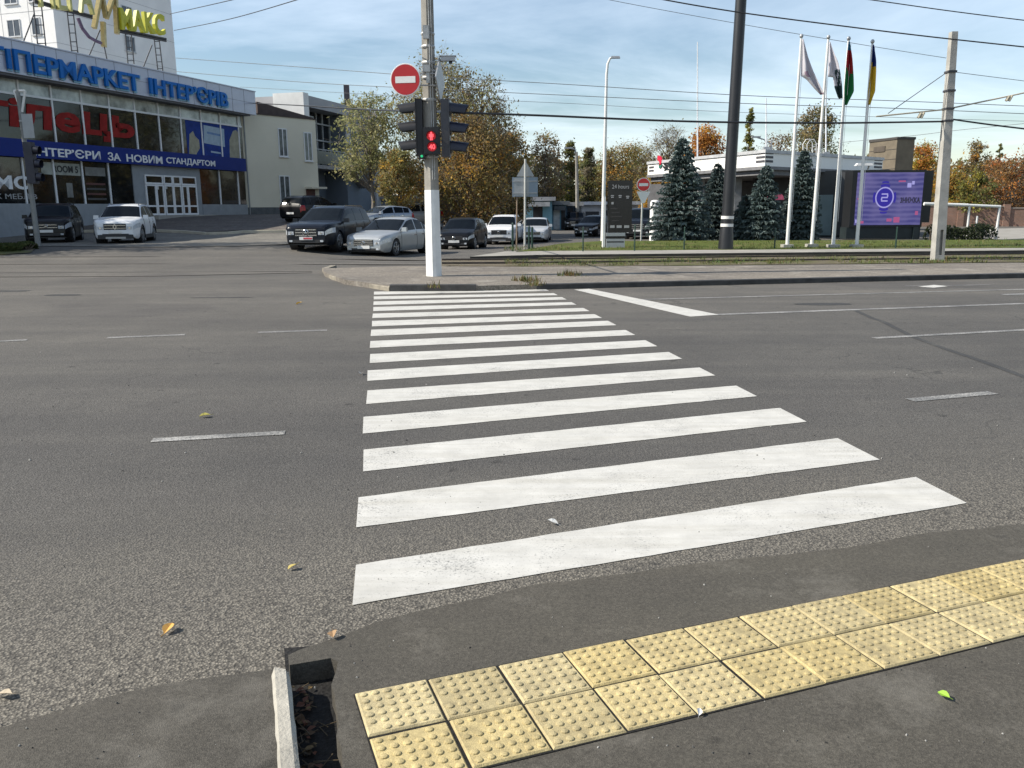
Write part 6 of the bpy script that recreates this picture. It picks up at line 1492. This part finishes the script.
# ------------------------------------------------------------------ far right: hedge, pipe frame, brick fence
def hedge(lab, pts, wid, hgt, cols, seed, nm='hedge', n_=1800, ls=.12):
    r = random.Random(seed); mid = pts[len(pts)//2]; t = thing(nm, lab, 'hedge', mid); lv = MB(); wd = MB()
    for _ in range(n_):
        k = r.uniform(0, len(pts)-1.001); i = int(k); p = pts[i].lerp(pts[i+1], k-i)-mid; a = r.uniform(0, math.pi)
        h = hgt*(.8+.3*mnoise.noise(p*.7+Vector((seed,0,0)))); p = p + Vector((r.uniform(-.5,.5)*.1, math.cos(a)*wid/2, math.sin(a)*h*r.uniform(.75,1.05)))
        d = Vector((r.gauss(0,1), r.gauss(0,1), r.gauss(0,1))).normalized()*ls; e2 = d.orthogonal().normalized()*ls*.5; c = Vector(r.choice(cols))*r.uniform(.7,1.3); lv.face([p-d*.6, p-e2, p+d*.6, p+e2], 0, tuple(c))
    for _ in range(24):
        k = r.uniform(0, len(pts)-1.001); i = int(k); p = pts[i].lerp(pts[i+1], k-i)-mid; wd.tube([p, p+Vector((r.uniform(-.3,.3), r.uniform(-.2,.2), hgt*.7))], [.03,.01], 4)
    wd.build('stems', bark, t); lv.build('foliage', leaf_m, t); return t
hedge('low dark clipped hedge under the white pipe frame', [GF(x, y, 0) for x, y in ((928,243),(950,242.6),(972,242.2),(990,241.5))], 1.4, 1.05, [(.02,.03,.012),(.03,.04,.015)], 2)
hedge('scrubby green bush at the edge of the lot beside the leaning post', [G(x, y) for x, y in ((-30,252),(0,251),(18,250.5),(30,250))], 1.2, .35, [(.05,.07,.02),(.08,.09,.03)], 3, 'bush', 1500)
b = GF(968,239.5,.1); Y_ = b.y
t = thing('pipe_frame', 'white pipe frame like a gate standing over the low hedge', 'frame', b); wp = white_pt
for nm, p, q_, r_ in (('crossbar',(924,203.8),(968,205.2),.085),('crossbar',(968,205.2),(1000.5,206.6),.07),('post',(966.5,240.5),(969.5,205),.055),('post',(995.5,240),(999.8,206),.06),('post',(974.5,240.5),(977.3,216),.05),('post',(935,240.5),(936.5,204),.055)):
    mb = MB(); mb.tube([D(*p, Y_)-b, D(*q_, Y_)-b], r_, 8); mb.build(nm, wp, t, smooth=50)
FE = Facade(915, 74, 1150, 70, 215)
t = thing('brick_fence', 'long brown brick and panel fence below the autumn trees', 'fence', FE.P(10, 0))
def brick_m(nm, c1, c2, sc):
    m, n, b = nt(nm); co = objco(n); mp = n.nodes.new('ShaderNodeMapping'); mp.inputs['Rotation'].default_value = (R(90),0,0); n.links.new(co, mp.inputs[0])
    bt = N(n, 'ShaderNodeTexBrick', Scale=sc); bt.inputs['Color1'].default_value = (*c1,1); bt.inputs['Color2'].default_value = (*c2,1); bt.inputs['Mortar'].default_value = (.22,.19,.16,1); n.links.new(mp.outputs[0], bt.inputs['Vector'])
    c = mixc(n, 1.0, bt.outputs[0], ramp(n, noise(n, co, .8, 5), .3, .7, (.75,.75,.75), (1.15,1.1,1.1)), 'MULTIPLY'); n.links.new(c, b.inputs['Base Color']); b.inputs['Roughness'].default_value = .9; return m
zf_ = FE.Z((960,206)); bm_ = brick_m('brown_brick', (.20,.115,.08), (.25,.14,.10), 2.2)
for a, b_, z in ((0, FE.S(960), zf_), (FE.S(960)+.5, FE.S(1006), zf_-.1), (FE.S(1006)+.5, FE.S(1140), zf_-.25)):
    mb = MB(); FE.box(mb, a, b_, -.1, z, -.25, 0); mb.build('panel', bm_, t, local=False); mb = MB(); FE.box(mb, a, b_, z+.002, z+.1, -.3, .05); mb.build('coping', mat('coping', (.26,.22,.19), .8), t, local=False)
for x in (FE.S(960), FE.S(1006)):
    mb = MB(); FE.box(mb, x, x+.5, -.1, zf_+.12, -.4, .12); mb.build('pillar', bm_, t, local=False)
mb = MB(); mb.prism(pl([(985,240.5),(1024,238.8),(1300,232),(1300,222),(990,229)], .07), 0, .09); struct(mb.build('yard_path', strip_c), 'pale concrete yard path before the brick fence')
rf = D(1015,202,84); t = thing('low_house', 'low house with a pale ribbed roof behind the brick fence', 'house', (rf.x, rf.y, 0))
mb = MB(); mb.box((1.5,2,1.3), (7,5,2.9)); mb.build('wall', mat('house_wall', (.30,.22,.18), .9), t)
zr_ = D(1015,196,84).z; mb = MB(); mb.mesh([(-2.3,-.8,2.6),(5.3,-.8,2.6),(5.3,4.8,2.6),(-2.3,4.8,2.6),(-2.0,2,zr_),(5,2,zr_)], [(0,1,5,4),(2,3,4,5),(1,2,5),(3,0,4),(3,2,1,0)]); mb.build('roof', mat('ribbed_roof', (.36,.34,.31), .7, var=.2, scale=3), t)

# ------------------------------------------------------------------ kiosks at the end of the side street
def kiosk(lab, x0, x1, y0, y1, Y, col, win, roofc, awn=None):
    F = Facade(x0, Y, x1, Y, 215); z0 = zg(F.o.x, Y); z1 = F.Z((x0, y1)); 
    t = thing('kiosk', lab, 'kiosk', F.P(F.L/2, z0, -2), 0, 'kiosks along the side street')
    mb = MB(); F.box(mb, 0, F.L, z0-.3, z1, -4, 0); mb.build('wall', mat('kiosk_'+lab.split()[0]+lab.split()[1], col, .7, var=.15, scale=.8), t, local=False)
    mb = MB(); F.box(mb, -.3, F.L+.3, z1+.002, z1+.35, -4.3, .6); mb.build('roof', mat('kiosk_roof_'+lab.split()[0], roofc, .7, var=.2), t, local=False)
    for a, b, c, d, m_ in win:
        mb = MB(); F.box(mb, F.L*a, F.L*b, z0+(z1-z0)*c, z0+(z1-z0)*d, .004, .05); mb.build('door' if c < .1 else 'window', m_, t, local=False)
    if awn: mb = MB(); F.box(mb, F.L*.1, F.L*.9, z1-.5, z1-.1, .01, 1.1); mb.build('awning', mat('awning_'+lab.split()[0], awn, .7), t, local=False)
kw_, kd_ = mat('kiosk_pane', (.03,.045,.06), .15), mat('kiosk_dark', (.02,.02,.025), .6)
kiosk('light blue kiosk with a dark window nearest the autumn trees', 525, 552, 226, 201, 78, (.16,.33,.42), [(.3,.65,.35,.85,kd_)], (.33,.33,.34), (.42,.42,.42))
kiosk('blue kiosk with a white door and dark awning', 552, 566, 226, 205, 80, (.15,.30,.40), [(.1,.55,.02,.85,mat('kiosk_white_door', (.5,.53,.54), .6)),(.65,.98,.02,.9,kd_)], (.12,.13,.14), (.05,.06,.07))
kiosk('dark open kiosk beside the distant lamp post', 566, 580, 226, 206, 82, (.06,.10,.16), [(.1,.5,.02,.9,kd_),(.6,.9,.3,.9,kw_)], (.38,.37,.36))
kiosk('long white flat pavilion beyond the parked white SUV', 582, 650, 222, 205, 93, (.45,.45,.46), [(.05,.25,.05,.7,kd_),(.35,.5,.05,.75,kw_),(.6,.9,.05,.75,kd_)], (.58,.58,.6))
kiosk('low grey shed behind the autumn trees', 380, 436, 226, 199, 84, (.20,.21,.23), [(.2,.4,.05,.7,kd_),(.6,.8,.4,.75,kw_)], (.20,.20,.21))
kiosk('grey pavilion with a light wall behind the orange tree', 440, 522, 224, 202, 88, (.30,.30,.30), [(.1,.25,.05,.75,kd_),(.4,.6,.05,.8,kw_)], (.26,.25,.24))
# far buildings glimpsed above and behind the trees
for lab, x0, x1, y1, Y, col in (('long low brown building at the end of the side street', 520, 700, 196, 128, (.24,.2,.17)),('pale house front far behind the fuel station', 700, 870, 178, 120, (.34,.32,.30)),('pale far building closing the view past the brick fence', 870, 1160, 196, 115, (.33,.29,.26))):
    F = Facade(x0, Y, x1, Y, 215); t = thing('far_building', lab, 'building', F.P(F.L/2, 0)); z1 = F.Z((x0,y1)); mb = MB(); F.box(mb, 0, F.L, -1, z1, -9, 0); mb.build('wall', mat('far_wall_'+str(x0), col, .9, var=.15, scale=.3), t, local=False)
    mb = MB(); F.box(mb, -.4, F.L+.4, z1+.002, z1+.7, -9.4, .4); mb.build('roof', mat('far_roof', (.13,.10,.09), .9), t, local=False)
    for k in range(int(F.L/3.2)): 
        mb = MB(); F.box(mb, 1+k*3.2, 2.4+k*3.2, z1*.35, z1*.78, .004, .06); mb.build('window', kw_, t, local=False)
# woodland behind everything
mb = MB(); rr = random.Random(77)
for _ in range(24000):
    x = rr.uniform(-70, 150); y = 150+rr.uniform(0, 18)+abs(x-20)*.1; hmax = 10.0+3.0*mnoise.noise(Vector((x*.08,0,3)))+2*mnoise.noise(Vector((x*.35,1,3)))
    z = hmax*rr.random()**.6; d = Vector((rr.gauss(0,1), rr.gauss(0,1), rr.gauss(0,1))).normalized()*.7; e2 = d.orthogonal().normalized()*.35; p = Vector((x,y,z)); c = Vector(rr.choice(OL+BR+GR+GB))*rr.uniform(1.1,1.7)
    mb.face([p-d*.6, p-e2, p+d*.6, p+e2], 0, tuple(c))
tag(mb.build('far_trees', leaf_m), 'distant belt of autumn trees closing the horizon', None, None, 'stuff')

# ------------------------------------------------------------------ overhead wires
wire_d = mat('wire_dark', (.02,.02,.022), .5); wire_g = mat('wire_grey', (.10,.105,.11), .5)
def wire(lab, pts, r, m=None):
    P = [D(*p) for p in pts]; Q_ = []
    for i in range(len(P)-1):
        for k in range(8):
            t_ = k/8; p0 = P[max(i-1,0)]; p1 = P[i]; p2 = P[i+1]; p3 = P[min(i+2,len(P)-1)]
            Q_.append(.5*((2*p1)+(p2-p0)*t_+(2*p0-5*p1+4*p2-p3)*t_**2+(-p0+3*p1-3*p2+p3)*t_**3))
    Q_.append(P[-1]); c = Q_[len(Q_)//2].copy(); mb = MB(); mb.tube([q-c for q in Q_], r, 5); o = mb.build('overhead_wire', m or wire_d, None, smooth=180); o.location = c
    tag(o, lab, 'wire', 'overhead wires')
yP, yB = cp.y, Yb
wire('thick black cable from the beige annex to the concrete signal pole', [(250,103,64),(300,105.5,50),(365,109.5,34),(429,111.5,yP)], .03)
wire('thick black cable from signal pole to square concrete pole', [(434,112,yP),(540,115.5,yP+1),(690,121.5,yP+2),(830,123,yB-1.5),(944,121.5,yB)], .028)
wire('thick dark cable leading off from the square concrete pole', [(950,119,yB),(985,124,yB),(1030,129.5,yB),(1120,140,yB)], .026)
wire('upper of the two faint wires crossing behind the signal pole', [(176,58,48),(300,67,44),(420,76,40),(560,84,38),(745,95.5,36),(900,101,36),(1120,110,36)], .014, wire_g)
wire('lower of the two faint wires crossing behind the signal pole', [(176,71.5,48),(300,82,44),(420,88.5,40),(560,95,38),(745,103.5,36),(900,108.5,36),(1120,118,36)], .014, wire_g)
wire('faintest wire, just above the thick black cable', [(240,87,52),(420,97,46),(560,103,44),(745,112.5,42),(1120,124,42)], .010, wire_g)
wire('short steep wire running up past the tower block', [(170,14,40),(236,-1,28),(330,-24,20)], .014)
wire('longer rising wire above the hypermarket roof end', [(174,30.5,40),(230,19,32),(303,-2,24),(390,-30,18)], .014)
wire('thick dark wire descending over the flags to the edge', [(600,-14,26),(660,-1,26),(740,12.5,26),(850,27,26),(950,39,26),(1120,57,26)], .020)
wire('thin wire descending from the black pole past the flags', [(560,-12,34),(610,0,34),(740,24,34),(870,46,34),(946,58,34)], .010, wire_g)
wire('dark wire in the upper corner above the square concrete pole', [(840,-4,22),(872,0,22),(950,11,22),(1030,21,22),(1120,31,22)], .013)
wire('thin wire sloping across the low sky past the square concrete pole', [(790,147,60),(900,137,55),(960,130,52),(1040,122,48)], .014, wire_g)
wire('thin wire from the square concrete pole top clamp to the edge', [(950,71.5,yB),(985,76,yB+1),(1040,83,yB+2)], .009, wire_g)

# ------------------------------------------------------------------ fallen leaves and scraps on the asphalt
def one_leaf(lab, px, py, size, col, seed, z=0.004, nm='fallen_leaf', cat='leaf', grp='leaves lying on the asphalt'):
    c = GF(px, py, z); mb = MB(); leaf(mb, Vector((0,0,0)), size, col, seed, .45, .35); o = mb.build(nm, lf, None); o.location = c
    tag(o, lab, cat, grp)
one_leaf('curled orange-yellow leaf on the coarse asphalt near the gutter', 168.5, 631, .070, (.62,.36,.10), 3)
one_leaf('small pale yellow leaf on the road before the first zebra stripe', 292.5, 569, .050, (.55,.45,.16), 5)
one_leaf('brown dry leaf at the edge of the dropped kerb', 333, 637, .055, (.34,.22,.12), 6, ZR+.002)
one_leaf('bright green leaf on the pavement behind the tactile slabs', 943.5, 698, .045, (.25,.42,.05), 7, ZR+.002)
one_leaf('small white scrap beside the lowest tactile row', 699, 715, .03, (.75,.75,.74), 8, ZR+.002, 'paper_scrap', 'litter')
one_leaf('white scrap lying between the first two zebra stripes', 553, 524, .06, (.65,.65,.62), 9, .004, 'paper_scrap', 'litter')
one_leaf('yellowish leaf out in the middle of the road', 205, 417, .09, (.40,.36,.10), 10)
one_leaf('orange leaf far out on the road by the lane dashes', 299, 304, .13, (.62,.40,.08), 11)
one_leaf('pale dry leaf at the coarse gutter edge', 5, 697, .06, (.45,.38,.28), 12)
one_leaf('pale scrap beside the zebra stripe ends', 361, 374.5, .09, (.55,.54,.5), 13, .004, 'paper_scrap', 'litter')
# loose grit
mb = MB(); rr = random.Random(5)
for _ in range(380):
    px, py = rr.uniform(-20, 1044), 330+430*rr.random()**.7
    on_ramp = px > 289 and py > 655-(px-290)*.185 and py < 692-(px-354)*.2016 or px > 345 and py > 775-(px-480)*.263
    if not on_ramp and px > 289 and py > 655-(px-290)*.185: continue
    c = GF(px, py, ZR+.001 if on_ramp else (.121 if px < 265 and py > 727-.225*px else .004)); s_ = rr.uniform(.0025, .006)*(1+.8*(c.y > 5)); k = rr.uniform(.2,.45) if rr.random() < .45 else rr.uniform(.04,.12)
    M = Matrix.Rotation(rr.uniform(0,6), 3, 'Z'); mb.box(c+Vector((0,0,s_*.2)), (s_*rr.uniform(.7,1.8), s_, s_*.7), rot=M, tint=(k,k*.97,k*.9), taper=.6)
tag(mb.build('grit', lf), 'scattered grit and pale specks on the asphalt', None, None, 'stuff')
